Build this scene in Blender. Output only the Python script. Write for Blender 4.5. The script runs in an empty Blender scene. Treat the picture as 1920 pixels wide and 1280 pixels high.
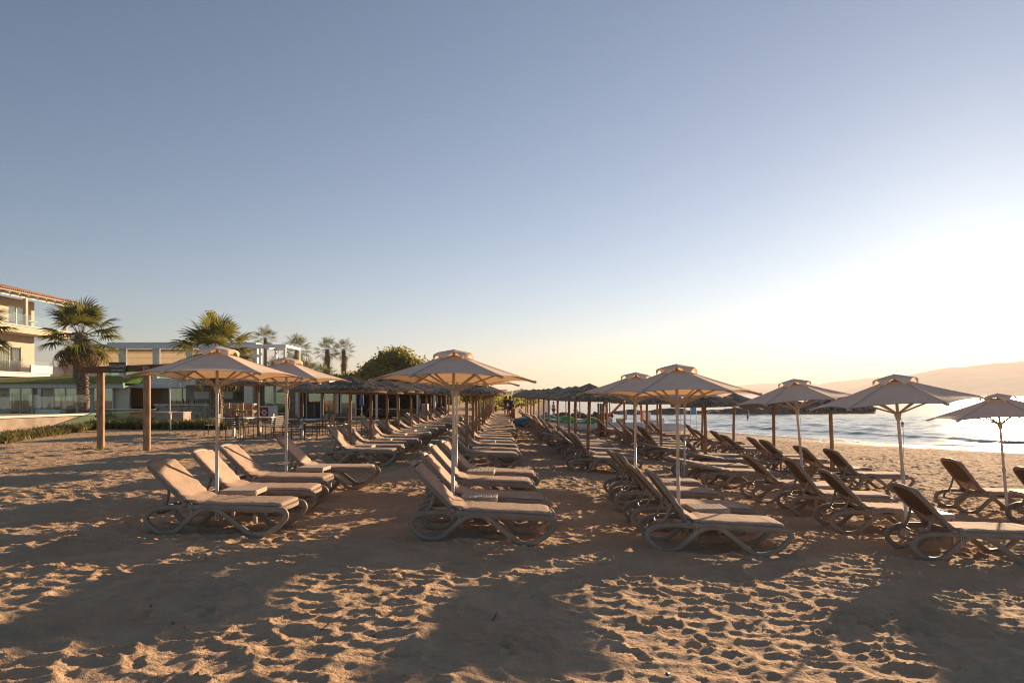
import bpy, bmesh, math, random
import numpy as np
from mathutils import Vector, Matrix, Quaternion, noise as mnoise

R = math.radians
random.seed(7)
scene = bpy.context.scene
col = scene.collection

# ------------------------------------------------------------------ camera
EYE = 1.77
cam_d = bpy.data.cameras.new('camera')
cam_d.lens = 24.0
cam_d.sensor_width = 36.0
cam_d.shift_y = 100.0 / 1920.0
cam_d.clip_start = 0.1
cam_d.clip_end = 20000.0
cam = bpy.data.objects.new('camera', cam_d)
cam.location = (0.0, 0.0, EYE)
cam.rotation_euler = (R(90), 0, 0)
col.objects.link(cam)
scene.camera = cam

# ------------------------------------------------------------------ sky and sun
SUN_AZ = R(36.0)          # to the right of the viewing direction (+Y)
SUN_EL = R(11.2)
world = bpy.data.worlds.new('World')
scene.world = world
world.use_nodes = True
wn = world.node_tree.nodes
bg = wn['Background']
sky = wn.new('ShaderNodeTexSky')
sky.sky_type = 'NISHITA'
sky.sun_disc = False
sky.sun_elevation = SUN_EL
sky.sun_rotation = SUN_AZ
sky.altitude = 0.0
sky.air_density = 0.75
sky.dust_density = 0.09
sky.ozone_density = 1.6
hs = wn.new('ShaderNodeHueSaturation')
hs.inputs['Saturation'].default_value = 0.95
gr = wn.new('ShaderNodeMix')
gr.data_type = 'RGBA'
gr.blend_type = 'MULTIPLY'
gr.inputs[0].default_value = 1.0
gr.inputs[7].default_value = (.85, .93, .94, 1)
world.node_tree.links.new(sky.outputs[0], hs.inputs['Color'])
world.node_tree.links.new(hs.outputs[0], gr.inputs[6])
world.node_tree.links.new(gr.outputs[2], bg.inputs[0])
bg.inputs[1].default_value = 0.050

sun_d = bpy.data.lights.new('sun', 'SUN')
sun_d.energy = 5.0
sun_d.angle = R(0.55)
sun_d.color = (1.0, 0.72, 0.45)
sun = bpy.data.objects.new('sun', sun_d)
SUN_DIR = Vector((math.sin(SUN_AZ) * math.cos(SUN_EL), math.cos(SUN_AZ) * math.cos(SUN_EL), math.sin(SUN_EL)))
sun.rotation_euler = SUN_DIR.to_track_quat('Z', 'Y').to_euler()
sun.location = (30, 30, 30)
col.objects.link(sun)

vs = scene.view_settings
scene.display_settings.display_device = 'sRGB'
vs.view_transform = 'Standard'
vs.look = 'None'
vs.exposure = 1.5
vs.gamma = 1.0
vs.use_curve_mapping = False
scene.render.engine = 'CYCLES'
scene.cycles.use_denoising = True
scene.cycles.filter_width = 1.1
scene.cycles.denoiser = 'OPENIMAGEDENOISE'
scene.cycles.max_bounces = 8
scene.cycles.diffuse_bounces = 3
scene.cycles.glossy_bounces = 3
scene.cycles.transmission_bounces = 4
scene.cycles.transparent_max_bounces = 12
scene.cycles.volume_bounces = 0
scene.cycles.sample_clamp_indirect = 6.0
scene.cycles.sample_clamp_direct = 8.0
scene.cycles.caustics_reflective = False
scene.cycles.caustics_refractive = False

# ------------------------------------------------------------------ helpers
def link(o):
    col.objects.link(o)
    return o

class MB:
    """collects vertices and faces; build() links them as one mesh object"""
    def __init__(self):
        self.v = []
        self.f = []
        self.m = []
        self.mi = 0

    def add(self, vs_, fs_):
        b = len(self.v)
        self.v.extend([tuple(p) for p in vs_])
        for f in fs_:
            self.f.append(tuple(b + i for i in f))
            self.m.append(self.mi)
        return self

    def box(self, c, s, rz=0.0, bev=0.0, M4=None):
        hx, hy, hz = s[0] / 2, s[1] / 2, s[2] / 2
        ca, sa = math.cos(rz), math.sin(rz)
        if bev > 0:
            b = min(bev, hx * .9, hy * .9, hz * .9)
            pts = []
            for (z, i) in ((-hz, b), (-hz + b, 0), (hz - b, 0), (hz, b)):
                x, y = hx - i, hy - i
                k = b if i == 0 else b * .4
                pts += [(-x + k, -y, z), (x - k, -y, z), (x, -y + k, z), (x, y - k, z), (x - k, y, z), (-x + k, y, z), (-x, y - k, z), (-x, -y + k, z)]
            fs = [tuple(range(7, -1, -1)), tuple(range(24, 32))]
            for r in range(3):
                for k in range(8):
                    a = r * 8 + k
                    d = r * 8 + (k + 1) % 8
                    fs.append((a, d, d + 8, a + 8))
        else:
            pts = [(x, y, z) for z in (-hz, hz) for (x, y) in ((-hx, -hy), (hx, -hy), (hx, hy), (-hx, hy))]
            fs = [(3, 2, 1, 0), (4, 5, 6, 7), (0, 1, 5, 4), (1, 2, 6, 5), (2, 3, 7, 6), (3, 0, 4, 7)]
        out = []
        for (x, y, z) in pts:
            p = Vector((c[0] + x * ca - y * sa, c[1] + x * sa + y * ca, c[2] + z))
            if M4 is not None:
                p = M4 @ p
            out.append(p)
        return self.add(out, fs)

    def bar(self, p0, p1, w, h, up=(0, 0, 1)):
        """rectangular bar between two points"""
        p0 = Vector(p0); p1 = Vector(p1)
        t = (p1 - p0).normalized()
        u = Vector(up)
        s = t.cross(u)
        if s.length < 1e-4:
            s = t.cross(Vector((1, 0, 0)))
        s.normalize()
        n = s.cross(t)
        vs_ = []
        for p in (p0, p1):
            for (a, b) in ((-1, -1), (1, -1), (1, 1), (-1, 1)):
                vs_.append(p + s * (a * w / 2) + n * (b * h / 2))
        return self.add(vs_, [(3, 2, 1, 0), (4, 5, 6, 7), (0, 1, 5, 4), (1, 2, 6, 5), (2, 3, 7, 6), (3, 0, 4, 7)])

    def tube(self, pts, rad, n=8, closed=False, caps=True, sq=1.0):
        pts = [Vector(p) for p in pts]
        N = len(pts)
        rads = rad if isinstance(rad, (list, tuple)) else [rad] * N
        T = []
        for i in range(N):
            if closed:
                t = pts[(i + 1) % N] - pts[i - 1]
            else:
                t = pts[min(i + 1, N - 1)] - pts[max(i - 1, 0)]
            T.append(t.normalized())
        ref = Vector((0, 0, 1)) if abs(T[0].z) < .9 else Vector((1, 0, 0))
        nrm = (ref - T[0] * ref.dot(T[0])).normalized()
        vs_ = []
        for i in range(N):
            nrm = (nrm - T[i] * nrm.dot(T[i]))
            nrm.normalize()
            b = T[i].cross(nrm)
            for k in range(n):
                a = 2 * math.pi * k / n
                vs_.append(pts[i] + (nrm * math.cos(a) + b * (math.sin(a) * sq)) * rads[i])
        fs = []
        for i in range(N if closed else N - 1):
            j = (i + 1) % N
            for k in range(n):
                l = (k + 1) % n
                fs.append((i * n + k, i * n + l, j * n + l, j * n + k))
        if caps and not closed:
            fs.append(tuple(range(n - 1, -1, -1)))
            fs.append(tuple((N - 1) * n + k for k in range(n)))
        return self.add(vs_, fs)

    def ribbon_xz(self, pts, y, wy, th, closed=True):
        """rounded band swept along a path in the XZ plane: th in plane, wy across"""
        P = [Vector((p[0], 0, p[1])) for p in pts]
        N = len(P)
        prof = []
        for (a, b) in ((-.5, -.32), (-.34, -.5), (.34, -.5), (.5, -.32), (.5, .32), (.34, .5), (-.34, .5), (-.5, .32)):
            prof.append((a * th, b * wy))
        vs_ = []
        for i in range(N):
            t = P[(i + 1) % N] - P[i - 1] if closed else P[min(i + 1, N - 1)] - P[max(i - 1, 0)]
            t.normalize()
            nn = Vector((-t.z, 0, t.x))
            for (a, b) in prof:
                q = P[i] + nn * a
                vs_.append((q.x, y + b, q.z))
        n = 8
        fs = []
        for i in range(N if closed else N - 1):
            j = (i + 1) % N
            for k in range(n):
                l = (k + 1) % n
                fs.append((i * n + k, j * n + k, j * n + l, i * n + l))
        return self.add(vs_, fs)

    def lathe(self, prof, n=16, c=(0, 0, 0)):
        vs_ = []
        for (r, z) in prof:
            for k in range(n):
                a = 2 * math.pi * k / n
                vs_.append((c[0] + r * math.cos(a), c[1] + r * math.sin(a), c[2] + z))
        fs = []
        for i in range(len(prof) - 1):
            for k in range(n):
                l = (k + 1) % n
                fs.append((i * n + k, i * n + l, (i + 1) * n + l, (i + 1) * n + k))
        return self.add(vs_, fs)

    def grid(self, fn, nu, nv):
        vs_ = [fn(i / nu, j / nv) for i in range(nu + 1) for j in range(nv + 1)]
        fs = []
        for i in range(nu):
            for j in range(nv):
                a = i * (nv + 1) + j
                fs.append((a, a + nv + 1, a + nv + 2, a + 1))
        return self.add(vs_, fs)

    def mesh(self, name, mat, smooth=False):
        me = bpy.data.meshes.new(name)
        me.from_pydata(self.v, [], self.f)
        for m in (mat if isinstance(mat, (list, tuple)) else [mat]):
            me.materials.append(m)
        if any(self.m):
            me.polygons.foreach_set('material_index', self.m)
        if smooth:
            me.polygons.foreach_set('use_smooth', [True] * len(me.polygons))
        me.update()
        return me

    def build(self, name, mat, parent=None, smooth=False):
        o = bpy.data.objects.new(name, self.mesh(name, mat, smooth))
        o.parent = parent
        return link(o)

def np_mesh(name, V, F, mat, smooth=True):
    """mesh from numpy arrays; F is (n,3) or (n,4)"""
    me = bpy.data.meshes.new(name)
    V = np.asarray(V, dtype=np.float32)
    F = np.asarray(F, dtype=np.int32)
    k = F.shape[1]
    me.vertices.add(len(V))
    me.vertices.foreach_set('co', V.ravel())
    me.loops.add(F.size)
    me.loops.foreach_set('vertex_index', F.ravel())
    me.polygons.add(len(F))
    me.polygons.foreach_set('loop_start', np.arange(0, F.size, k, dtype=np.int32))
    me.polygons.foreach_set('loop_total', np.full(len(F), k, dtype=np.int32))
    me.materials.append(mat)
    me.update(calc_edges=True)
    me.polygons.foreach_set('use_smooth', np.full(len(F), smooth, dtype=bool))
    return me

def obj(name, me, parent=None, loc=(0, 0, 0), rot=(0, 0, 0)):
    o = bpy.data.objects.new(name, me)
    o.location = loc
    o.rotation_euler = rot
    o.parent = parent
    return link(o)

def tag(o, label=None, cat=None, group=None, kind=None):
    if label: o['label'] = label
    if cat: o['category'] = cat
    if group: o['group'] = group
    if kind: o['kind'] = kind
    return o

def thing(name, label, cat, loc=(0, 0, 0), rz=0.0, group=None):
    o = bpy.data.objects.new(name, None)
    o.location = loc
    o.rotation_euler = (0, 0, rz)
    o.empty_display_size = .2
    link(o)
    return tag(o, label, cat, group)

def copy_tree(o, parent=None):
    c = o.copy()
    link(c)
    c.parent = parent
    for ch in list(o.children):
        copy_tree(ch, c)
    return c

def crom(pts, n=6, closed=False):
    """Catmull-Rom through points of any dimension"""
    P = [Vector(p) for p in pts]
    N = len(P)
    out = []
    for i in range(N if closed else N - 1):
        if closed:
            a, b, c, d = P[i - 1], P[i], P[(i + 1) % N], P[(i + 2) % N]
        else:
            a, b, c, d = P[max(i - 1, 0)], P[i], P[i + 1], P[min(i + 2, N - 1)]
        for k in range(n):
            t = k / n
            out.append(.5 * ((2 * b) + (c - a) * t + (2 * a - 5 * b + 4 * c - d) * t * t + (3 * b - a - 3 * c + d) * t ** 3))
    if not closed:
        out.append(P[-1])
    return out

ORD = ['first', 'second', 'third', 'fourth', 'fifth', 'sixth', 'seventh', 'eighth', 'ninth', 'tenth', 'eleventh', 'twelfth',
       'thirteenth', 'fourteenth', 'fifteenth', 'sixteenth', 'seventeenth', 'eighteenth', 'nineteenth', 'twentieth',
       'twenty-first', 'twenty-second', 'twenty-third', 'twenty-fourth', 'twenty-fifth', 'twenty-sixth', 'twenty-seventh',
       'twenty-eighth', 'twenty-ninth', 'thirtieth']

# ------------------------------------------------------------------ materials
def M(name, c, rough=.6, var=.18, scale=6.0, bump=0.0, bscale=60.0, spec=.3, rnd=0.0, stretch=(1, 1, 1), trans=0.0,
      metal=0.0, detail=4.0, c2=None, world_co=False, tcol=None):
    m = bpy.data.materials.new(name)
    m.use_nodes = True
    nt = m.node_tree
    N, L = nt.nodes, nt.links
    b = N['Principled BSDF']
    b.inputs['Roughness'].default_value = rough
    b.inputs['Metallic'].default_value = metal
    b.inputs['Specular IOR Level'].default_value = spec
    if world_co:
        tc = N.new('ShaderNodeNewGeometry').outputs['Position']
    else:
        tc = N.new('ShaderNodeTexCoord').outputs['Object']
    mp = N.new('ShaderNodeMapping')
    mp.inputs['Scale'].default_value = stretch
    L.new(tc, mp.inputs[0])
    nz = N.new('ShaderNodeTexNoise')
    nz.inputs['Scale'].default_value = scale
    nz.inputs['Detail'].default_value = detail
    nz.inputs['Roughness'].default_value = .6
    L.new(mp.outputs[0], nz.inputs[0])
    rp = N.new('ShaderNodeValToRGB')
    c2 = c2 or [min(1, x * (1 + var)) for x in c]
    c1 = [x * (1 - var) for x in c]
    rp.color_ramp.elements[0].color = (*c1, 1)
    rp.color_ramp.elements[1].color = (*c2, 1)
    rp.color_ramp.elements[0].position = .32
    rp.color_ramp.elements[1].position = .68
    L.new(nz.outputs[0], rp.inputs[0])
    out = rp.outputs[0]
    if rnd > 0:
        oi = N.new('ShaderNodeObjectInfo')
        mr = N.new('ShaderNodeMapRange')
        mr.inputs['To Min'].default_value = 1 - rnd
        mr.inputs['To Max'].default_value = 1 + rnd
        L.new(oi.outputs['Random'], mr.inputs[0])
        mx = N.new('ShaderNodeVectorMath')
        mx.operation = 'SCALE'
        L.new(out, mx.inputs[0])
        L.new(mr.outputs[0], mx.inputs['Scale'])
        out = mx.outputs[0]
    L.new(out, b.inputs['Base Color'])
    nrm = None
    if bump > 0:
        n2 = N.new('ShaderNodeTexNoise')
        n2.inputs['Scale'].default_value = bscale
        n2.inputs['Detail'].default_value = 3
        L.new(mp.outputs[0], n2.inputs[0])
        bp = N.new('ShaderNodeBump')
        bp.inputs['Strength'].default_value = bump
        bp.inputs['Distance'].default_value = .01
        L.new(n2.outputs[0], bp.inputs['Height'])
        L.new(bp.outputs[0], b.inputs['Normal'])
        nrm = bp
    if trans > 0:
        tr = N.new('ShaderNodeBsdfTranslucent')
        if tcol: tr.inputs[0].default_value = (*tcol, 1)
        else: L.new(out, tr.inputs[0])
        if nrm: L.new(nrm.outputs[0], tr.inputs['Normal'])
        mix = N.new('ShaderNodeMixShader')
        mix.inputs[0].default_value = trans
        L.new(b.outputs[0], mix.inputs[1])
        L.new(tr.outputs[0], mix.inputs[2])
        L.new(mix.outputs[0], N['Material Output'].inputs[0])
    return m

def glass_mat(name, tint=(.85, .95, .92), rough=.02, opacity=.25):
    """thin glazing: part clear, part reflecting (fresnel)"""
    m = bpy.data.materials.new(name)
    m.use_nodes = True
    nt = m.node_tree
    N, L = nt.nodes, nt.links
    N.remove(N['Principled BSDF'])
    t = N.new('ShaderNodeBsdfTransparent'); t.inputs[0].default_value = (*tint, 1)
    g = N.new('ShaderNodeBsdfGlossy'); g.inputs['Roughness'].default_value = rough
    g.inputs[0].default_value = (.95, .95, .95, 1)
    f = N.new('ShaderNodeLayerWeight'); f.inputs[0].default_value = .5
    pw = N.new('ShaderNodeMath'); pw.operation = 'POWER'; pw.inputs[1].default_value = 4.0
    L.new(f.outputs['Facing'], pw.inputs[0])
    a = N.new('ShaderNodeMath'); a.operation = 'MULTIPLY_ADD'
    a.inputs[1].default_value = .85; a.inputs[2].default_value = opacity
    a.use_clamp = True
    L.new(pw.outputs[0], a.inputs[0])
    x = N.new('ShaderNodeMixShader')
    L.new(a.outputs[0], x.inputs[0]); L.new(t.outputs[0], x.inputs[1]); L.new(g.outputs[0], x.inputs[2])
    L.new(x.outputs[0], N['Material Output'].inputs[0])
    return m

MT = {}
MT['plastic'] = M('taupe_plastic', (.275, .21, .16), rough=.55, var=.14, scale=5, bump=.2, bscale=120, rnd=.06)
MT['cushion'] = M('beige_cushion_fabric', (.50, .36, .265), rough=.9, var=.16, scale=3.2, bump=.7, bscale=17, spec=.1, rnd=.10)
MT['piping'] = M('cushion_piping', (.36, .26, .20), rough=.9, var=.1)
MT['textile'] = M('brown_sling_textile', (.15, .095, .062), rough=.85, var=.2, scale=90, bump=.3, bscale=260, spec=.15)
MT['canvas'] = M('beige_canvas', (.92, .74, .575), rough=.95, var=.05, scale=3, bump=.12, bscale=130, spec=.05, trans=.27, rnd=.05, tcol=(.80, .47, .22))
MT['canvas_rim'] = M('canvas_edge_tape', (.56, .47, .40), rough=.95, var=.06, scale=3, spec=.05)
MT['pole'] = M('cream_painted_pole', (.60, .52, .45), rough=.35, var=.10, scale=9, spec=.45)
MT['rib'] = M('cream_rib', (.48, .40, .33), rough=.5, var=.12, scale=9)
MT['thatch_pale'] = M('bleached_reed', (.60, .47, .35), rough=.95, var=.3, scale=30, spec=.05)
MT['thatch'] = M('weathered_reed_thatch', (.35, .255, .185), rough=.95, var=.5, scale=38, bump=.3, bscale=80, spec=.05, rnd=.15)
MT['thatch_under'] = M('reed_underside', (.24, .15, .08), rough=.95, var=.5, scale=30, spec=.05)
MT['wood'] = M('weathered_pine_pole', (.30, .165, .085), rough=.75, var=.4, scale=5, stretch=(6, 6, .6), bump=.25, bscale=30, rnd=.15)
MT['oldwood'] = M('rough_timber', (.32, .19, .105), rough=.85, var=.45, scale=4, stretch=(5, 5, .7), bump=.5, bscale=18)
MT['table'] = M('beige_resin_table', (.40, .32, .25), rough=.5, var=.10, scale=8, rnd=.06)
MT['rope'] = M('cotton_tie', (.50, .42, .34), rough=.95, var=.1)
MT['white'] = M('white_paint', (.70, .67, .62), rough=.6, var=.06, scale=3)
MT['render'] = M('cream_render', (.60, .49, .37), rough=.9, var=.08, scale=2.5, bump=.15, bscale=60)
MT['concrete'] = M('rough_plaster', (.46, .36, .27), rough=.95, var=.25, scale=1.6, bump=.4, bscale=14)
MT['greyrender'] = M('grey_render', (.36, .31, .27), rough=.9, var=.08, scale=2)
MT['dark'] = M('black_and_room_shade', (.035, .028, .022), rough=.8, var=.4, scale=2)  # plain near-black; on indoor sheets it is room shade put into colour
MT['metal_dark'] = M('dark_bronze_metal', (.05, .045, .04), rough=.45, var=.2)
MT['metal_grey'] = M('grey_metal', (.35, .35, .35), rough=.4, var=.1, metal=.6)
MT['glass'] = glass_mat('clear_glass', (.93, .96, .94), opacity=.06)
MT['glass_green'] = glass_mat('green_glass', (.55, .72, .62), opacity=.07)
MT['glass_win'] = glass_mat('window_glass', (.82, .88, .85), opacity=.10)
MT['curtain'] = M('sheer_curtain', (.68, .60, .48), rough=.9, var=.12, scale=3, stretch=(8, 8, .2), trans=.25)
MT['blind'] = M('tan_roller_blind', (.42, .24, .09), rough=.8, var=.08)
# ------------------------------------------------------------------ terrain functions
SEA_Z = -0.73
_SX_Y = [-60, -20, 0, 14, 24, 30.5, 35.5, 42.7, 51, 62, 70, 75, 80, 100, 140, 200, 400, 700, 3000]
_SX_X = [95, 72, 55, 42, 30, 23.2, 19.0, 15.2, 12.0, 9.5, 7.0, 4.6, 3.8, 5.5, 8, 11, 22, 38, -100]
_GX = [-400, -60, -30, -20, -12, -4, -.8, 2.3, 5.5, 8.7, 12, 18, 30, 60]
_GZ = [2.0, .6, .34, .24, .16, .05, 0, -.19, -.32, -.41, -.48, -.58, -.70, -.9]

def macro(x, y):
    x = np.asarray(x, dtype=np.float64)
    y = np.asarray(y, dtype=np.float64)
    z = np.interp(x, _GX, _GZ)
    s = (np.interp(y, _SX_Y, _SX_X) - x) * .75
    t = np.clip(s / 9.0, 0, 1)
    t = t * t * (3 - 2 * t)
    land = SEA_Z + .02 + (np.maximum(z, SEA_Z + .03) - SEA_Z - .02) * t
    # low berm at the high-tide line
    land = land + .05 * np.exp(-((s - 5.0) / 1.6) ** 2)
    sea = SEA_Z + np.maximum(s * .09, -2.2)
    return np.where(s > 0, land, sea)

def gz(x, y):
    return float(macro(x, y))

def _h(ix, iy, k):
    a = np.sin(ix * 127.1 + iy * 311.7 + k * 74.7) * 43758.5453
    return a - np.floor(a)

def vnoise(x, y, k=0):
    ix, iy = np.floor(x), np.floor(y)
    fx, fy = x - ix, y - iy
    fx = fx * fx * (3 - 2 * fx)
    fy = fy * fy * (3 - 2 * fy)
    a = _h(ix, iy, k); b = _h(ix + 1, iy, k); c = _h(ix, iy + 1, k); d = _h(ix + 1, iy + 1, k)
    return (a + (b - a) * fx) * (1 - fy) + (c + (d - c) * fx) * fy

def fbm(x, y, k=0, o=4):
    s = 0; a = .5; t = 0
    for i in range(o):
        s = s + a * vnoise(x * 2 ** i, y * 2 ** i, k + i)
        t += a
        a *= .5
    return s / t

def cells(x, y, k):
    """squared distance to the nearest jittered site and that site's random value"""
    ix, iy = np.floor(x), np.floor(y)
    best = np.full(x.shape, 9.0)
    sec = np.full(x.shape, 9.0)
    val = np.zeros(x.shape)
    for dx in (-1, 0, 1):
        for dy in (-1, 0, 1):
            cx, cy = ix + dx, iy + dy
            px = cx + .1 + .8 * _h(cx, cy, k)
            py = cy + .1 + .8 * _h(cx, cy, k + 1)
            d = (x - px) ** 2 + (y - py) ** 2
            r = _h(cx, cy, k + 2)
            m = d < best
            sec = np.where(m, best, np.minimum(sec, d))
            best = np.where(m, d, best)
            val = np.where(m, r, val)
    return best, val, np.sqrt(sec) - np.sqrt(best)

def ripple(x, y):
    """trodden dry sand: shallow dents with soft crests between them"""
    wx = x + .13 * (vnoise(x * 3.1, y * 3.1, 11) - .5) + .07 * (vnoise(x * 9, y * 9, 12) - .5)
    wy = y + .13 * (vnoise(x * 3.1, y * 3.1, 13) - .5) + .07 * (vnoise(x * 9, y * 9, 14) - .5)
    b1, r1, e1 = cells(wx / .36, wy / .215, 21)
    b2, r2, e2 = cells(wx / .19 + 3.3, wy / .13 + 1.7, 31)
    amp = .54 + .40 * vnoise(x * .6, y * .6, 41)
    z = amp * (np.minimum(b1, .55) * (.036 + .050 * r1) + (.012 + .016 * r1) * np.exp(-(e1 / .20) ** 1.5))
    z = z + np.minimum(b2, .50) * .014 * (.2 + r2) + .004 * np.exp(-e2 / .2)
    z = z + .026 * (fbm(x * .9, y * .9, 51, 3) - .5) + .010 * (fbm(x * 6, y * 6, 55, 3) - .5) + .004 * (vnoise(x * 32, y * 32, 59) - .5)
    z = z - .008 * np.abs(2 * vnoise(x * 5.5 + y * 1.5, y * 8.5, 63) - 1) - .005 * np.abs(2 * vnoise(x * 13, y * 17, 65) - 1)
    return z - .016

def axis(lo, hi, step):
    out = [lo]
    while out[-1] < hi:
        out.append(out[-1] + step(out[-1]))
    return np.array(out)

def sx(x):
    d = max(0, x - 6.5) if x > 0 else max(0, -5.0 - x)
    far = max(0, x - 24) if x > 0 else max(0, -17 - x)
    return .024 + (.0058 if x > 0 else .008) * d + far * .04
def sy(y):
    if y < 3.6: return .024 + .07 * (3.6 - y)
    if y < 8.5: return .024
    return .024 + .0056 * (y - 8.5) + (max(0, y - 42) * .04)

XS = axis(-1600, 420, sx)
YS = axis(-30, 2600, sy)

def grid_faces(nx, ny):
    i = np.arange(nx - 1); j = np.arange(ny - 1)
    a = (i[:, None] * ny + j[None, :]).ravel()
    return np.stack([a, a + ny, a + ny + 1, a + 1], 1)

X, Y = np.meshgrid(XS, YS, indexing='ij')
Z = macro(X, Y)
near = np.clip((95 - np.hypot(X, Y)) / 30, 0, 1)
shore = (np.interp(Y, _SX_Y, _SX_X) - X) * .75
dry = np.clip((shore - 1.5) / 3.0, 0, 1)
path = np.clip((X + 18) / 4, .45, 1)
Z = Z + ripple(X, Y) * near * dry * path
# separate footprints pressed into the near sand, heel and ball, with a pushed-up rim
_rf = np.random.default_rng(12)
for _k in range(260):
    fy = 3.2 + 13.5 * _rf.random() ** 1.15
    fx = (_rf.random() - .5) * (4 + 1.7 * fy) + .3
    an = _rf.random() * 6.283
    L_, dp = .23 + .07 * _rf.random(), .012 + .020 * _rf.random()
    i0, i1 = np.searchsorted(XS, (fx - .32, fx + .32)); j0, j1 = np.searchsorted(YS, (fy - .32, fy + .32))
    if i1 - i0 < 3 or j1 - j0 < 3: continue
    dx, dy = X[i0:i1, j0:j1] - fx, Y[i0:i1, j0:j1] - fy
    u = (dx * math.cos(an) + dy * math.sin(an)) / L_
    v = (-dx * math.sin(an) + dy * math.cos(an)) / L_
    heel = (u + .30) ** 2 / .045 + v ** 2 / .030
    ball = (u - .18) ** 2 / .085 + (v - .03) ** 2 / .045
    q = np.minimum(heel, ball)
    Z[i0:i1, j0:j1] += dp * (-np.exp(-q ** 1.6) + .55 * np.exp(-((np.sqrt(q) - 1.45) / .38) ** 2))

def sand_material():
    m = bpy.data.materials.new('dry_sand')
    m.use_nodes = True
    N, L = m.node_tree.nodes, m.node_tree.links
    b = N['Principled BSDF']
    b.inputs['Roughness'].default_value = .95
    b.inputs['Specular IOR Level'].default_value = .12
    g = N.new('ShaderNodeNewGeometry')
    n1 = N.new('ShaderNodeTexNoise'); n1.inputs['Scale'].default_value = 1.1; n1.inputs['Detail'].default_value = 6
    n2 = N.new('ShaderNodeTexNoise'); n2.inputs['Scale'].default_value = 190; n2.inputs['Detail'].default_value = 2
    n3 = N.new('ShaderNodeTexVoronoi'); n3.inputs['Scale'].default_value = 26
    for n in (n1, n2, n3): L.new(g.outputs['Position'], n.inputs[0])
    r1 = N.new('ShaderNodeValToRGB')
    r1.color_ramp.elements[0].position = .3; r1.color_ramp.elements[1].position = .7
    r1.color_ramp.elements[0].color = (.48, .318, .192, 1)
    r1.color_ramp.elements[1].color = (.59, .400, .250, 1)
    L.new(n1.outputs[0], r1.inputs[0])
    r2 = N.new('ShaderNodeMapRange'); r2.inputs['From Min'].default_value = .3; r2.inputs['From Max'].default_value = .7
    r2.inputs['To Min'].default_value = .72; r2.inputs['To Max'].default_value = 1.25
    L.new(n2.outputs[0], r2.inputs[0])
    v = N.new('ShaderNodeVectorMath'); v.operation = 'SCALE'
    L.new(r1.outputs[0], v.inputs[0]); L.new(r2.outputs[0], v.inputs['Scale'])
    # scattered dark grains of debris
    dk = N.new('ShaderNodeMapRange'); dk.inputs['From Min'].default_value = .05; dk.inputs['From Max'].default_value = .09
    dk.inputs['To Min'].default_value = .55; dk.inputs['To Max'].default_value = 1
    L.new(n3.outputs['Distance'], dk.inputs[0])
    v2 = N.new('ShaderNodeVectorMath'); v2.operation = 'SCALE'
    L.new(v.outputs[0], v2.inputs[0]); L.new(dk.outputs[0], v2.inputs['Scale'])
    # wet band by the water: a stain that follows the height of the beach
    sp = N.new('ShaderNodeSeparateXYZ'); L.new(g.outputs['Position'], sp.inputs[0])
    ad = N.new('ShaderNodeMath'); ad.operation = 'MULTIPLY_ADD'; ad.inputs[1].default_value = .12
    L.new(n1.outputs[0], ad.inputs[0]); L.new(sp.outputs[2], ad.inputs[2])
    wet = N.new('ShaderNodeMapRange'); wet.inputs['From Min'].default_value = -.655; wet.inputs['From Max'].default_value = -.60
    wet.inputs['To Min'].default_value = 1; wet.inputs['To Max'].default_value = 0
    L.new(ad.outputs[0], wet.inputs[0])
    mx = N.new('ShaderNodeMix'); mx.data_type = 'RGBA'
    L.new(wet.outputs[0], mx.inputs[0]); L.new(v2.outputs[0], mx.inputs[6]); mx.inputs[7].default_value = (.13, .085, .055, 1)
    L.new(mx.outputs[2], b.inputs['Base Color'])
    rr = N.new('ShaderNodeMapRange'); rr.inputs['To Min'].default_value = .95; rr.inputs['To Max'].default_value = .25
    L.new(wet.outputs[0], rr.inputs[0]); L.new(rr.outputs[0], b.inputs['Roughness'])
    nb = N.new('ShaderNodeTexNoise'); nb.inputs['Scale'].default_value = 32; nb.inputs['Detail'].default_value = 6; nb.inputs['Roughness'].default_value = .65
    L.new(g.outputs['Position'], nb.inputs[0])
    bp = N.new('ShaderNodeBump'); bp.inputs['Strength'].default_value = .8; bp.inputs['Distance'].default_value = .025
    L.new(nb.outputs[0], bp.inputs['Height'])
    nc = N.new('ShaderNodeTexNoise'); nc.inputs['Scale'].default_value = 5.5; nc.inputs['Detail'].default_value = 5; nc.inputs['Roughness'].default_value = .6
    L.new(g.outputs['Position'], nc.inputs[0])
    bq = N.new('ShaderNodeBump'); bq.inputs['Strength'].default_value = .9; bq.inputs['Distance'].default_value = .07
    L.new(nc.outputs[0], bq.inputs['Height']); L.new(bp.outputs[0], bq.inputs['Normal'])
    L.new(bq.outputs[0], b.inputs['Normal'])
    return m
MT['sand'] = sand_material()
V = np.stack([X.ravel(), Y.ravel(), Z.ravel()], 1)
ground = obj('sand_beach', np_mesh('sand_beach', V, grid_faces(len(XS), len(YS)), MT['sand']))
tag(ground, 'pale trodden dry sand of the beach with footprints', kind='structure')

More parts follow.
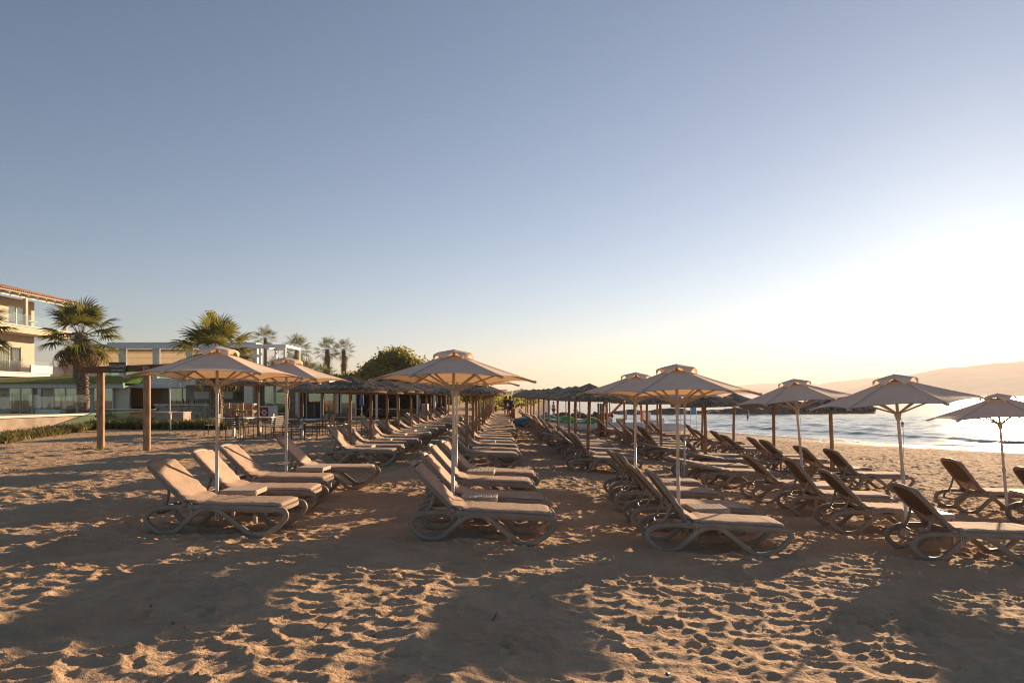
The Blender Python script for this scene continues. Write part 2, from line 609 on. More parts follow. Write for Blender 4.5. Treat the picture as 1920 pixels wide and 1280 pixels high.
# ------------------------------------------------------------------ sea
def sea_material():
    m = bpy.data.materials.new('sea_water')
    m.use_nodes = True
    N, L = m.node_tree.nodes, m.node_tree.links
    b = N['Principled BSDF']
    b.inputs['Base Color'].default_value = (.045, .06, .065, 1)
    b.inputs['Roughness'].default_value = .14
    b.inputs['IOR'].default_value = 1.33
    g = N.new('ShaderNodeNewGeometry')
    mp = N.new('ShaderNodeMapping'); mp.inputs['Scale'].default_value = (.35, 1.0, 1.0); mp.inputs['Rotation'].default_value = (0, 0, R(-18))
    L.new(g.outputs['Position'], mp.inputs[0])
    h = None
    for (sc, dist, st) in ((.9, .10, .35), (3.2, .035, .35), (11, .012, .30)):
        n = N.new('ShaderNodeTexNoise'); n.inputs['Scale'].default_value = sc; n.inputs['Detail'].default_value = 3
        L.new(mp.outputs[0], n.inputs[0])
        bp = N.new('ShaderNodeBump'); bp.inputs['Strength'].default_value = st; bp.inputs['Distance'].default_value = dist
        L.new(n.outputs[0], bp.inputs['Height'])
        if h: L.new(h.outputs[0], bp.inputs['Normal'])
        h = bp
    L.new(h.outputs[0], b.inputs['Normal'])
    return m
MT['sea'] = sea_material()
sxs = axis(-900, 4800, lambda x: .22 if 4 < x < 45 else .22 + .05 * max(4 - x, x - 45, 0))
sys_ = axis(-60, 5800, lambda y: .22 if 26 < y < 75 else .22 + .04 * max(26 - y, y - 75, 0))
X, Y = np.meshgrid(sxs, sys_, indexing='ij')
s = -(np.interp(Y, _SX_Y, _SX_X) - X) * .75          # metres out from the shoreline
amp = np.clip((150 - np.hypot(X, Y)) / 90, 0, 1) * np.clip((s + 1.5) / 6, 0.05, 1)
al = X * .6 - Y * .8                                   # along-shore coordinate
wz = .10 * (fbm(X * .30 + 5, Y * .75, 71, 3) - .5) + .05 * (fbm(X * .9, Y * 2.1, 75, 2) - .5)
def crest(c, w, h, k):
    cc = c + 1.6 * (vnoise(al * .06, al * 0 + k, 81) - .5) * 2
    u = (s - cc) / w
    return h * np.exp(-u * u * np.where(u < 0, 3.2, .8)) * np.clip(1.7 * vnoise(al * .11, al * 0 + 2 * k, 83) - .25, 0, 1)
wz = wz * amp * 1.8 + crest(1.8, .55, .10, 1) + crest(4.6, .8, .15, 2) + crest(9.5, 1.1, .10, 3)
Z = SEA_Z + wz
V = np.stack([X.ravel(), Y.ravel(), Z.ravel()], 1)
sea = obj('sea', np_mesh('sea', V, grid_faces(len(sxs), len(sys_)), MT['sea']))
tag(sea, 'calm sea water with small breaking waves reflecting the low sun', kind='structure')

# foam: ragged ribbons along the swash and the first breaker
def foam_material():
    m = bpy.data.materials.new('sea_foam')
    m.use_nodes = True
    N, L = m.node_tree.nodes, m.node_tree.links
    b = N['Principled BSDF']
    b.inputs['Base Color'].default_value = (.78, .76, .74, 1)
    b.inputs['Roughness'].default_value = .8
    g = N.new('ShaderNodeNewGeometry')
    n = N.new('ShaderNodeTexNoise'); n.inputs['Scale'].default_value = 3.0; n.inputs['Detail'].default_value = 6; n.inputs['Roughness'].default_value = .7
    L.new(g.outputs['Position'], n.inputs[0])
    mr = N.new('ShaderNodeMapRange'); mr.inputs['From Min'].default_value = .46; mr.inputs['From Max'].default_value = .56
    L.new(n.outputs[0], mr.inputs[0]); L.new(mr.outputs[0], b.inputs['Alpha'])
    return m
MT['foam'] = foam_material()
F = MB()
ys = np.arange(14, 78, .35)
for (c, w, dz, k) in ((.1, .40, .03, 1),):
    prev = None
    for y in ys:
        a0 = float(np.interp(y, _SX_Y, _SX_X))
        wob = float(vnoise(np.array(y * .5), np.array(k * 3.3), 91) - .5) * 1.5
        ww = w * (.3 + 1.2 * float(vnoise(np.array(y * .35), np.array(k * 7.0), 92)))
        xc = a0 + (c + wob * .5) / .75
        p = ((xc - ww, y), (xc + ww, y))
        zz = [max(gz(*q), SEA_Z) + dz for q in p]
        cur = [(p[0][0], y, zz[0]), (p[1][0], y, zz[1])]
        if prev:
            F.add(prev + cur, [(0, 1, 3, 2)])
        prev = cur
tag(F.build('sea_foam', MT['foam'], None, True), 'thin white lines of foam along the water edge', kind='stuff')
# ------------------------------------------------------------------ far mountains across the bay
MT['mountain'] = M('dry_mountain_slope', (.30, .265, .24), rough=1, var=.4, scale=.012, detail=8, spec=0, world_co=True)
MT['hill'] = M('scrub_hill', (.13, .105, .06), rough=1, var=.45, scale=.06, detail=8, spec=0, world_co=True)

def ridge(name, label, d, prof, base_ext, nx=160, ny=26, seed=1, mat='mountain', front=.30, back=.30, rough=.10):
    """a long ridge whose crest line runs at distance d; prof = (pixel column, pixel row) of the crest seen from the beach"""
    pxs = [p[0] for p in prof]
    hs = [(740 - p[1]) / 1280 * d + EYE - SEA_Z for p in prof]
    x0, x1 = (pxs[0] - 960) / 1280 * d - base_ext[0], (pxs[-1] - 960) / 1280 * d + base_ext[1]
    xs = np.linspace(x0, x1, nx)
    xp = [(p - 960) / 1280 * d for p in pxs]
    crest = np.interp(xs, [x0] + xp + [x1], [0] + hs + [0])
    t = np.linspace(-1, 1, ny)
    Xg, Tg = np.meshgrid(xs, t, indexing='ij')
    Hc = crest[:, None]
    Yg = d + np.where(Tg < 0, Tg * front * d, Tg * back * d)
    fall = 1 - np.abs(Tg) ** 1.15
    sc = d * .035
    n1 = fbm(Xg / sc + seed * 7, Yg / (sc * 1.6), seed, 5) - .5
    n2 = fbm(Xg / (sc * .25) + 3, Yg / (sc * .5) + seed, seed + 9, 4) - .5
    Zg = SEA_Z - 1 + Hc * fall * (1 + 1.1 * n1 * np.abs(Tg) ** .5) + Hc * rough * n2 * (.3 + np.abs(Tg)) * fall
    Vg = np.stack([Xg.ravel(), Yg.ravel(), Zg.ravel()], 1)
    o = obj(name, np_mesh(name, Vg, grid_faces(nx, ny), MT[mat]))
    tag(o, label, kind='structure')
    return o

ridge('mountain', 'palest far mountain ridge on the horizon', 4300, [(1200, 733), (1290, 731), (1370, 727), (1400, 721), (1440, 717), (1480, 715), (1510, 718), (1545, 724), (1590, 722), (1700, 716), (1800, 722)], (500, 600), seed=2)
ridge('mountain', 'middle mountain ridge behind the sea', 3300, [(1340, 737), (1370, 731), (1420, 727), (1500, 729), (1535, 722), (1560, 716), (1585, 713), (1610, 711), (1640, 708), (1680, 706), (1740, 704), (1820, 712), (1950, 720)], (150, 900), seed=5)
ridge('mountain', 'tall mountain rising at the right edge of the sea', 2500, [(1560, 736), (1640, 724), (1700, 708), (1735, 697), (1765, 691), (1790, 687), (1815, 684), (1845, 680), (1870, 678), (1890, 682), (1905, 680), (1925, 675), (1980, 669), (2100, 665), (2300, 672), (2500, 692)], (200, 1200), nx=240, seed=8)
ridge('headland', 'low scrubby headland beyond the beach', 620, [(560, 738), (700, 732), (800, 734), (880, 736), (940, 733), (985, 735.5), (1010, 734.5), (1040, 736), (1080, 737.5), (1120, 738.5)], (60, 30), nx=140, seed=11, mat='hill', front=.28, back=.4, rough=.3)

# ------------------------------------------------------------------ haze: one closed box of even, thin air
MT['haze'] = bpy.data.materials.new('sea_haze')
MT['haze'].use_nodes = True
_n = MT['haze'].node_tree.nodes
_n.remove(_n['Principled BSDF'])
_v = _n.new('ShaderNodeVolumePrincipled')
_v.inputs['Color'].default_value = (.55, .525, .535, 1)
_v.inputs['Density'].default_value = 3.6e-4
_v.inputs['Anisotropy'].default_value = .34
MT['haze'].node_tree.links.new(_v.outputs[0], _n['Material Output'].inputs['Volume'])
hz = MB().box((1700, 3000, 80), (7600, 6200, 168)).build('haze', MT['haze'])
tag(hz, 'pale warm evening haze over the bay', kind='stuff')
# ------------------------------------------------------------------ vegetation
MT['leaf'] = M('fan_palm_leaf', (.085, .095, .028), rough=.5, var=.4, scale=3, spec=.35, trans=.38, rnd=.3, tcol=(.22, .20, .04))
MT['leaf_dry'] = M('dry_palm_leaf', (.22, .15, .075), rough=.9, var=.4, scale=3, trans=.25, rnd=.25)
MT['stalk'] = M('palm_stalk', (.20, .17, .07), rough=.7, var=.3)
MT['bark'] = M('palm_bark', (.20, .145, .10), rough=.95, var=.45, scale=7, bump=.6, bscale=20)
MT['treebark'] = M('tree_bark', (.12, .085, .06), rough=.95, var=.4, scale=6, bump=.5, bscale=20)
MT['foliage'] = M('tree_leaf', (.15, .15, .035), rough=.6, var=.5, scale=.9, spec=.25, trans=.45, tcol=(.42, .37, .06))
MT['foliage2'] = M('shrub_leaf', (.14, .15, .035), rough=.6, var=.5, scale=1.2, spec=.25, trans=.45, tcol=(.40, .36, .06))
MT['grassleaf'] = M('strap_leaf', (.10, .115, .035), rough=.55, var=.5, scale=2, trans=.3, tcol=(.30, .26, .06), rnd=.3)
MT['drygrass'] = M('dry_strap_leaf', (.26, .19, .08), rough=.8, var=.4, scale=2, trans=.3)
MT['lawn'] = M('turf_roof_grass', (.16, .19, .035), rough=.9, var=.4, scale=4, bump=.6, bscale=30)

def fan_mesh(name, mat, seed, rad=.85, pet=.95, droop=.25, n=24, span=255):
    """one fan leaf: stalk along +X, blade of folded segments, tips drooping"""
    rr = random.Random(seed)
    b = MB()
    pts = crom([(0, 0, 0), (pet * .5, 0, .03), (pet, 0, -.03)], 4)
    b.mi = 1
    b.tube(pts, [.022 - .012 * i / (len(pts) - 1) for i in range(len(pts))], 5)
    b.mi = 0
    c = Vector((pet, 0, -.03))
    for i in range(n):
        a = R(-span / 2 + span * i / (n - 1)) + rr.uniform(-.04, .04)
        L_ = rad * (1 - .28 * (abs(a) / R(span / 2)) ** 2) * rr.uniform(.9, 1.06)
        w = L_ * .046
        d = Vector((math.cos(a), math.sin(a), 0))
        s = Vector((-math.sin(a), math.cos(a), 0))
        up = Vector((0, 0, 1))
        dr = droop * rr.uniform(.6, 1.5)
        pp = []
        for t, ww in ((.04, .25), (.45, 1.0), (.75, .7), (1.0, .04)):
            q = c + d * (L_ * t * (1 - .10 * dr * t * t)) + up * (.10 * t * (1 - t) * L_ - dr * L_ * max(0, t - .35) ** 1.6)
            pp.append((q - s * w * ww, q + up * (-.35 * w * ww), q + s * w * ww))
        for k in range(3):
            A, B = pp[k], pp[k + 1]
            b.add(list(A) + list(B), [(0, 3, 4, 1), (1, 4, 5, 2)])
    return b.mesh(name, [mat, MT['stalk']])

FAN = [fan_mesh('frond', MT['leaf'], 1), fan_mesh('frond', MT['leaf'], 2, droop=.45), fan_mesh('frond', MT['leaf'], 3, droop=.7)]
FAN_DRY = [fan_mesh('dry_frond', MT['leaf_dry'], 4, droop=.9, n=16), fan_mesh('dry_frond', MT['leaf_dry'], 5, droop=1.1, n=16, span=200)]
FAN_LOW = [fan_mesh('frond', MT['leaf'], 6, n=14, droop=.4), fan_mesh('frond', MT['leaf'], 7, n=14, droop=.6)]
FAN_DRY_LOW = [fan_mesh('dry_frond', MT['leaf_dry'], 8, n=9, droop=1.0)]

def palm(label, x, y, zc, r, trunk_r=.24, nf=34, nd=12, seed=1, far=False, skirt=0, lean=(0, 0), up_bias=0.0):
    rr = random.Random(seed)
    z0 = gz(x, y)
    root = thing('fan_palm', label, 'palm tree', (x, y, z0), 0, 'palm trees')
    H = zc - z0
    n = 14 if not far else 6
    pts = [(lean[0] * (i / n) ** 2, lean[1] * (i / n) ** 2, H * i / n) for i in range(n + 1)]
    t = MB().tube(pts, [trunk_r * (1.15 - .25 * i / n) * (1 + .05 * math.sin(i * 5)) for i in range(n + 1)], 12)
    t.build('trunk', MT['bark'], root, True)
    if not far:
        bt = MB()
        for k in range(170):
            zz = H * (.25 + .75 * k / 170)
            a = k * 2.399
            f = zz / H
            cx, cy = lean[0] * f * f, lean[1] * f * f
            q = Vector((cx + math.cos(a) * trunk_r * .92, cy + math.sin(a) * trunk_r * .92, zz))
            d = Vector((math.cos(a), math.sin(a), .9)).normalized()
            bt.bar(q - d * .04, q + d * rr.uniform(.07, .16), .10, .035, (math.cos(a), math.sin(a), -.5))
        bt.build('leaf_boots', MT['bark'], root)
    top = Vector((lean[0], lean[1], H))
    for k in range(nf):
        f = k / nf
        el = R(82) - R(118) * (f ** .9) + R(rr.uniform(-7, 7)) + up_bias * (1 - f)
        az = k * 2.399 + rr.uniform(-.2, .2)
        me = rr.choice(FAN_LOW if far else (FAN[:2] if f < .5 else FAN[1:]))
        o = obj('frond', me, root)
        o.location = top + Vector((math.cos(az) * .08, math.sin(az) * .08, -.25 * f))
        o.rotation_euler = (rr.uniform(-.4, .4), -el, az)
        s = r / 1.75 * rr.uniform(.88, 1.08)
        o.scale = (s, s, s)
    for k in range(nd + skirt):
        el = R(rr.uniform(-78, -38)) if k < nd else R(rr.uniform(-88, -70))
        az = k * 2.399 + 1
        o = obj('dry_frond', rr.choice(FAN_DRY_LOW if far else FAN_DRY), root)
        zz = -.30 - (.9 * r * (k - nd) / max(1, skirt) if k >= nd else 0)
        o.location = top + Vector((math.cos(az) * .12, math.sin(az) * .12, zz))
        o.rotation_euler = (rr.uniform(-.6, .6), -el, az)
        s = r / 1.75 * rr.uniform(.65, .9)
        o.scale = (s, s, s)
    return root

palm('tall fan palm with shaggy drooping crown behind the glass balustrade', -22.6, 36, 4.95, 2.15, .26, 25, 22, 11, lean=(-.15, 0))
palm('large fan palm with upright leaves beside the beach bar', -14.3, 33, 3.85, 2.1, .27, 22, 10, 12, up_bias=R(6))
palm('fan palm at the left edge partly out of view', -27.2, 34, 5.2, 2.2, .26, 26, 14, 13)
palm('small dark fan palm seen behind the tall palm trunk', -30.7, 48, 5.1, .95, .16, 16, 6, 14, True)
palm('distant fan palm rising behind the white pergola roof', -27.1, 75, 8.0, 1.5, .2, 22, 8, 15, True)
palm('distant tall fan palm with thick crown left of the palm pair', -21.4, 68, 6.4, 1.75, .28, 24, 10, 16, True, 8)
palm('left palm of the distant pair with long dry skirt', -18.4, 68, 6.3, 1.45, .25, 22, 8, 17, True, 22)
palm('right palm of the distant pair with dry skirt', -17.0, 69, 6.3, 1.35, .24, 20, 8, 18, True, 18)
palm('low bushy palm below the distant palm pair', -18.0, 60, 3.6, 1.6, .2, 26, 4, 19, True)
palm('low bushy palm left of the big rounded tree', -16.0, 58, 3.2, 1.5, .2, 26, 4, 20, True)
palm('low bushy palm behind the canvas parasol', -20.5, 60, 3.9, 1.6, .2, 26, 4, 21, True)

def leaf_cloud(clusters, n, size, seed, flat=.6):
    """leaf-sized quads scattered through ellipsoid clusters"""
    rng = np.random.default_rng(seed)
    vol = np.array([c[3] * c[4] * c[5] for c in clusters]) ** .8
    pick = rng.choice(len(clusters), n, p=vol / vol.sum())
    C = np.array(clusters)[pick]
    d = rng.normal(size=(n, 3))
    d /= np.linalg.norm(d, axis=1)[:, None]
    rr = (.45 + .55 * rng.random(n) ** .5)[:, None] * (1 + .24 * rng.normal(size=(n, 1)))
    P = C[:, :3] + d * rr * C[:, 3:6]
    nr = d * .7 + rng.normal(size=(n, 3)) * .7
    nr /= np.linalg.norm(nr, axis=1)[:, None]
    t = np.cross(nr, rng.normal(size=(n, 3)))
    t /= np.linalg.norm(t, axis=1)[:, None]
    b = np.cross(nr, t)
    s = (size * (.6 + .8 * rng.random(n)))[:, None]
    V = np.stack([P - t * s, P + b * s * flat, P + t * s, P - b * s * flat], 1).reshape(-1, 3)
    F = np.arange(4 * n).reshape(n, 4)
    return V, F

def tree(name, label, x, y, clusters, n, size, seed, mat='foliage', trunk=.2, cat='tree', group=None):
    z0 = gz(x, y)
    root = thing(name, label, cat, (x, y, z0), 0, group)
    V, F = leaf_cloud(clusters, n, size, seed)
    cr = obj('crown', np_mesh('crown', V, F, MT[mat], False), root)
    cz = min(c[2] for c in clusters)
    t = MB()
    t.tube(crom([(0, 0, -.2), (.05, 0, cz * .5), (0, .05, cz)], 4), [trunk * (1 - .05 * i) for i in range(9)], 8)
    for c in clusters[:7]:
        t.tube(crom([(0, 0, cz * .7), (c[0] * .45, c[1] * .45, (cz * .7 + c[2]) * .5), (c[0], c[1], c[2])], 3), [trunk * .5 * (1 - .12 * i) for i in range(7)], 6)
    t.build('trunk', MT['treebark'], root, True)
    return root

def clumps(R_, h0, h1, n, seed, sx=1.0):
    rr = random.Random(seed)
    out = []
    for i in range(n):
        a = i * 2.399
        f = (i + .5) / n
        q = math.sqrt(f)
        z = h0 + (h1 - h0) * (1 - q * .75) * rr.uniform(.75, 1.0)
        r = R_ * rr.uniform(.22, .40)
        out.append((R_ * q * math.cos(a) * sx * .85, R_ * q * math.sin(a) * .85, z, r * 1.15, r * 1.15, r * .85))
    return out

tree('rounded_tree', 'big rounded dark green tree left of the centre parasol', -10.4, 60, clumps(3.0, 1.8, 6.3, 17, 3, 1.15), 15000, .15, 31, trunk=.28)
tree('rounded_tree', 'lower green tree extending behind the centre parasol', -7.9, 63, clumps(2.8, 1.2, 5.7, 11, 4, 1.35), 10000, .15, 32, trunk=.24)
tree('leafy_tree', 'light green leafy bush between the parasols and the big tree', -13.2, 54, clumps(2.0, .8, 3.2, 14, 5, 1.4), 8000, .10, 33, 'foliage2', .15)
tree('leafy_tree', 'sunlit bush hanging over the thatched umbrellas of the leftmost file', -7.0, 57, clumps(1.9, .7, 3.0, 14, 6, 1.4), 8000, .10, 34, 'foliage2', .15)
tree('leafy_tree', 'dark dense tree behind the bar roof', -14.6, 62, clumps(2.4, 1.0, 4.1, 14, 7, 1.3), 8000, .11, 35, 'foliage', .2)
tree('leafy_tree', 'green tree at the far end of the beach restaurants', -5.2, 78, clumps(2.4, .8, 3.0, 14, 8, 1.5), 6000, .12, 36, 'foliage2', .18)
tree('sparse_tree', 'thin dark tree top poking above the bar palm', -24.6, 56, [(0, 0, 7.6, .55, .5, .45), (.5, .1, 7.1, .5, .4, .4), (-.6, 0, 6.6, .4, .4, .4), (-.2, .2, 8.2, .4, .35, .3)], 420, .11, 37, 'foliage', .1)

# trees and white houses on the headland
rh = random.Random(5)
hill_obj = bpy.data.objects['headland']
_hv = np.array([v.co[:] for v in hill_obj.data.vertices])
def hill_z(x, y):
    i = int(np.argmin((_hv[:, 0] - x) ** 2 + (_hv[:, 1] - y) ** 2))
    return float(_hv[i, 2])
HT_V, HT_F = leaf_cloud(clumps(3.2, 1.2, 5.2, 9, 40), 420, .55, 41)
ht_me = np_mesh('crown', HT_V, HT_F, MT['foliage2'], False)
ht_tr = MB().tube([(0, 0, -1), (0, 0, 2.5)], .25, 6).mesh('trunk', MT['treebark'])
MT['house'] = M('whitewash', (.72, .66, .58), rough=.9, var=.05)
px_t = [868, 884, 902, 915, 926, 934, 941, 950, 958, 966, 972, 980, 988, 996, 1003, 1012, 1020, 1029, 1038, 1047]
for i, px in enumerate(px_t):
    y = rh.uniform(470, 600)
    x = (px - 960) / 1280 * y
    root = thing('far_tree', f'tiny tree on the far headland, {ORD[i]} from the left', 'tree', (x, y, hill_z(x, y) - .5), rh.random() * 6, 'trees on the headland')
    s = rh.uniform(.7, 1.25)
    root.scale = (s * 1.2, s * 1.2, s)
    obj('crown', ht_me, root); obj('trunk', ht_tr, root)
for i, (px, y) in enumerate(((908, 88), (921, 96), (930, 84), (937, 105), (943, 92), (951, 118), (960, 100), (968, 125), (978, 112), (988, 135), (998, 150))):
    x = (px - 960) / 1280 * y
    root = thing('far_bush', f'low green bush at the far end of the beach, {ORD[i]} from the left', 'bush', (x, y, gz(x, y) - .2), rh.random() * 6, 'bushes at the far end of the beach')
    s = rh.uniform(.32, .44)
    root.scale = (s * 1.4, s * 1.4, s)
    obj('crown', ht_me, root); obj('trunk', ht_tr, root)
hw = MB().box((0, 0, 1.6), (5, 4, 5.2)).mesh('wall', MT['house'])
hr = MB().box((0, 0, 4.35), (5.3, 4.3, .3)).mesh('roof', MT['render'])
hwin = MB().box((0, -2.02, 2.4), (.8, .1, 1.1)).mesh('window', MT['dark'])
for i, px in enumerate((922, 945, 955, 969, 984, 1000, 1016)):
    y = rh.uniform(480, 560)
    x = (px - 960) / 1280 * y
    root = thing('far_house', f'tiny white house on the far headland, {ORD[i]} from the left', 'house', (x, y, hill_z(x, y) - .3), rh.uniform(-.3, .3), 'houses on the headland')
    root.scale = (rh.uniform(.7, 1.2),) * 2 + (rh.uniform(.6, 1.0),)
    obj('wall', hw, root); obj('roof', hr, root)
    obj('window', hwin, root, (-1.2, 0, 0)); obj('window', hwin, root, (1.2, 0, 0))

# ------------------------------------------------------------------ strap-leaved planting along the walls (uncountable)
def tufts(name, label, spots, seed, h=.55, n_bl=16, dry=.3):
    rng = np.random.default_rng(seed)
    b = MB()
    for (x, y) in spots:
        z0 = gz(x, y) - .03
        for k in range(n_bl):
            a = rng.random() * 6.283
            L_ = h * (.5 + .7 * rng.random())
            lean = .25 + .75 * rng.random()
            w = .014 + .012 * rng.random()
            d = Vector((math.cos(a), math.sin(a), 0)); s = Vector((-math.sin(a), math.cos(a), 0))
            q0 = Vector((x + rng.normal() * .10, y + rng.normal() * .10, z0))
            b.mi = 1 if rng.random() < dry else 0
            pts = []
            for t, ww in ((0, 1), (.45, .9), (.8, .6), (1, .1)):
                q = q0 + d * (L_ * lean * t * t) + Vector((0, 0, L_ * (t - .45 * lean * t * t)))
                pts += [q - s * w * ww, q + s * w * ww]
            b.add(pts, [(0, 1, 3, 2), (2, 3, 5, 4), (4, 5, 7, 6)])
    return tag(b.build(name, [MT['grassleaf'], MT['drygrass']]), label, kind='stuff')

rt = random.Random(3)
sp = []
for k in range(330):
    f = rt.random()
    y = 19.6 + 11.4 * f; x = -15.9 - 3.1 * f - rt.uniform(-.2, 1.0) * (1.1 - .5 * f)
    sp.append((x, y))
tufts('strap_leaf_plants', 'band of strap-leaved plants growing along the foot of the plaster wall', sp, 51, .40)
sp = [(-19.6 + 4.5 * rt.random(), 31.0 + 1.0 * rt.random()) for k in range(170)]
tufts('low_hedge', 'dark green planting below the green glass fence', sp, 52, .5, 18, .08)
sp = [(-15.2 + 2.4 * rt.random(), 31.2 + 1.4 * rt.random()) for k in range(90)]
tufts('leafy_border', 'green border plants around the large palm trunk', sp, 53, .62, 18, .1)
sp = [(-6.6 + 3.0 * rt.random() ** 1.5, 30 + 16 * rt.random()) for k in range(150)]
tufts('scrub_grass', 'yellow scrub grass behind the leftmost file of loungers', sp, 54, .35, 12, .65)
sp = [(-12.35 + rt.uniform(-.4, .4), 20.2 + rt.uniform(-.4, .2)) for k in range(10)] + [(-10.5 - 2.3 * rt.random(), 13.2 + 1.6 * rt.random()) for k in range(26)]
tufts('sand_grass', 'short sparse grass growing in the sand near the sign posts', sp, 55, .11, 9, .35)

# ------------------------------------------------------------------ terrace wall with glass balustrade
def seg_thing(name, label, cat, a, b):
    d = Vector((b[0] - a[0], b[1] - a[1], 0))
    return thing(name, label, cat, (a[0], a[1], 0), math.atan2(d.y, d.x)), d.length
wall, L1 = seg_thing('terrace_wall', 'rough plaster terrace wall with white coping and clear glass balustrade', 'wall', (-22.6, 18.4), (-20.0, 32.5))
MB().box((L1 / 2, 0, .30), (L1, .30, 1.06)).build('wall', MT['concrete'], wall)
MB().box((L1 / 2, -.02, .86), (L1 + .06, .40, .10), bev=.01).build('coping', MT['white'], wall)
k = 0
x = .1
while x < L1 - .5:
    w = min(1.75, L1 - x - .05)
    MB().box((x + w / 2, 0, 1.37), (w - .02, .015, .94)).build('glass_panel', MT['glass'], wall)
    x += 1.75
MB().box((L1 / 2, 6.0, .80), (L1, 12.0, .1)).build('terrace_floor', MT['concrete'], wall)
MB().box((L1 + .5, .4, .20), (1.0, .30, .95)).build('end_block', MT['concrete'], wall)

fence, L2 = seg_thing('glass_fence', 'green tinted glass fence behind the left sign post', 'fence', (-20.1, 32.9), (-17.2, 32.9))
for k in range(2):
    MB().box((L2 * (k + .5) / 2, 0, .68), (L2 / 2 - .02, .02, .78)).build('glass_panel', MT['glass_green'], fence)
MB().box((L2 / 2, 0, 1.08), (L2, .05, .03)).build('rail', MT['white'], fence)
MB().box((L2 / 2, 0, .22), (L2, .12, .14)).build('base', MT['concrete'], fence)
for (lab, x0, x1, y) in (('left of two low plaster blocks before the bar', -17.2, -16.5, 33.2), ('right of two low plaster blocks before the bar', -16.25, -15.7, 33.0)):
    o = thing('plaster_block', lab, 'low wall', ((x0 + x1) / 2, y, 0))
    MB().box((0, 0, .50), (x1 - x0, .8, .86), bev=.02).build('block', MT['concrete'], o)
    MB().box((0, 0, .94), (x1 - x0 + .04, .84, .03)).build('coping', MT['render'], o)

# ------------------------------------------------------------------ sign gate
sg = thing('sign_gate', 'rough timber gate of two posts and a crossbeam', 'gate', (0, 0, 0))
for (px, yy, rz) in ((189, 20.5, .2), (275.5, 20.15, .25)):
    x = (px - 960) / 1280 * yy
    MB().box((x, yy, 1.27), (.175, .185, 2.70), rz, bev=.02).build('post', MT['oldwood'], sg)
MB().bar((-12.95, 20.45, 2.50), (-9.4, 20.1, 2.61), .17, .19).build('crossbeam', M('dark_timber', (.13, .075, .04), rough=.85, var=.45, scale=4, stretch=(.7, 5, 5), bump=.5, bscale=18), sg)
sb = thing('name_board', 'dark hanging name board lettered VERGINA on the timber crossbeam', 'sign', (-11.66, 20.19, 2.575), R(-5))
MB().box((0, 0, 0), (.535, .03, .32)).build('board', MT['metal_dark'], sb)
def text(body, size, loc, parent, mat, rz=0, align='CENTER', name='lettering'):
    c = bpy.data.curves.new(name, 'FONT')
    c.body = body; c.size = size; c.align_x = align; c.align_y = 'CENTER'; c.extrude = .002
    c.materials.append(mat)
    t = bpy.data.objects.new(name, c)
    link(t)
    bpy.context.view_layer.update()
    me = bpy.data.meshes.new_from_object(t.evaluated_get(bpy.context.evaluated_depsgraph_get()))
    bpy.data.objects.remove(t, do_unlink=True)
    o = bpy.data.objects.new(name, me)
    o.location = loc; o.rotation_euler = (R(90), 0, rz); o.parent = parent
    return link(o)
MT['sign'] = M('sign_lettering', (.50, .42, .34), rough=.7, var=.05)
text('VERGINA', .128, (0, -.019, .05), sb, MT['sign'])
sm = MB()
for k in range(14):
    if k == 6: continue
    sm.box((-.19 + .029 * k, -.018, -.075), (.016, .004, .035))
sm.build('small_lettering', MT['sign'], sb)

lp = thing('lamp_post', 'thin pale curved lamp post before the bar', 'lamp post', (-15.1, 30.2, gz(-15.1, 30.2)))
MB().tube(crom([(0, 0, -.2), (-.03, 0, 1.2), (-.05, 0, 2.0), (.02, 0, 2.25), (.18, 0, 2.32)], 5), .028, 8).build('pole', MT['pole'], lp, True)
MB().lathe([(.0, .06), (.05, .05), (.09, -.02), (.0, -.02)], 10, (.2, 0, 2.28)).build('lamp_head', MT['pole'], lp, True)
# ------------------------------------------------------------------ sun lounger
LEN = 1.78
_frame = [(.50, .343), (.30, .338), (.14, .315), (.035, .262), (.0, .195), (.03, .125), (.11, .055), (.21, .02), (.31, .022), (.40, .06),
          (.50, .15), (.60, .25), (.70, .312), (.80, .332), (.90, .318), (1.02, .25), (1.14, .165), (1.26, .075), (1.34, .025), (1.42, .018),
          (1.52, .04), (1.63, .105), (1.72, .19), (1.77, .262), (1.745, .325), (1.66, .345), (1.40, .350), (1.00, .352), (.75, .350)]
HX, HZ = .50, .375            # hinge of the backrest

def back_pt(u, w, n, ang):
    """point on the backrest: u from the hinge upwards, w across, n out of the front face"""
    d = Vector((-math.cos(ang), 0, math.sin(ang)))
    nn = Vector((math.sin(ang), 0, math.cos(ang)))
    return Vector((HX, 0, HZ)) + d * u + Vector((0, w, 0)) + nn * n

def cushion_profile(ang, lift=0.0):
    """centre line of the cushion in XZ from the foot end to the top of the back"""
    pts = [(1.70, .386), (1.62, .392), (1.45, .395), (1.2, .393), (.95, .391), (.75, .391), (.62, .395)]
    for u in (.07, .16, .3, .45, .58, .66, .70):
        p = back_pt(u, 0, .030, ang)
        pts.append((p.x, p.z))
    return [(p[0], p[1]) for p in crom(pts, 5)]

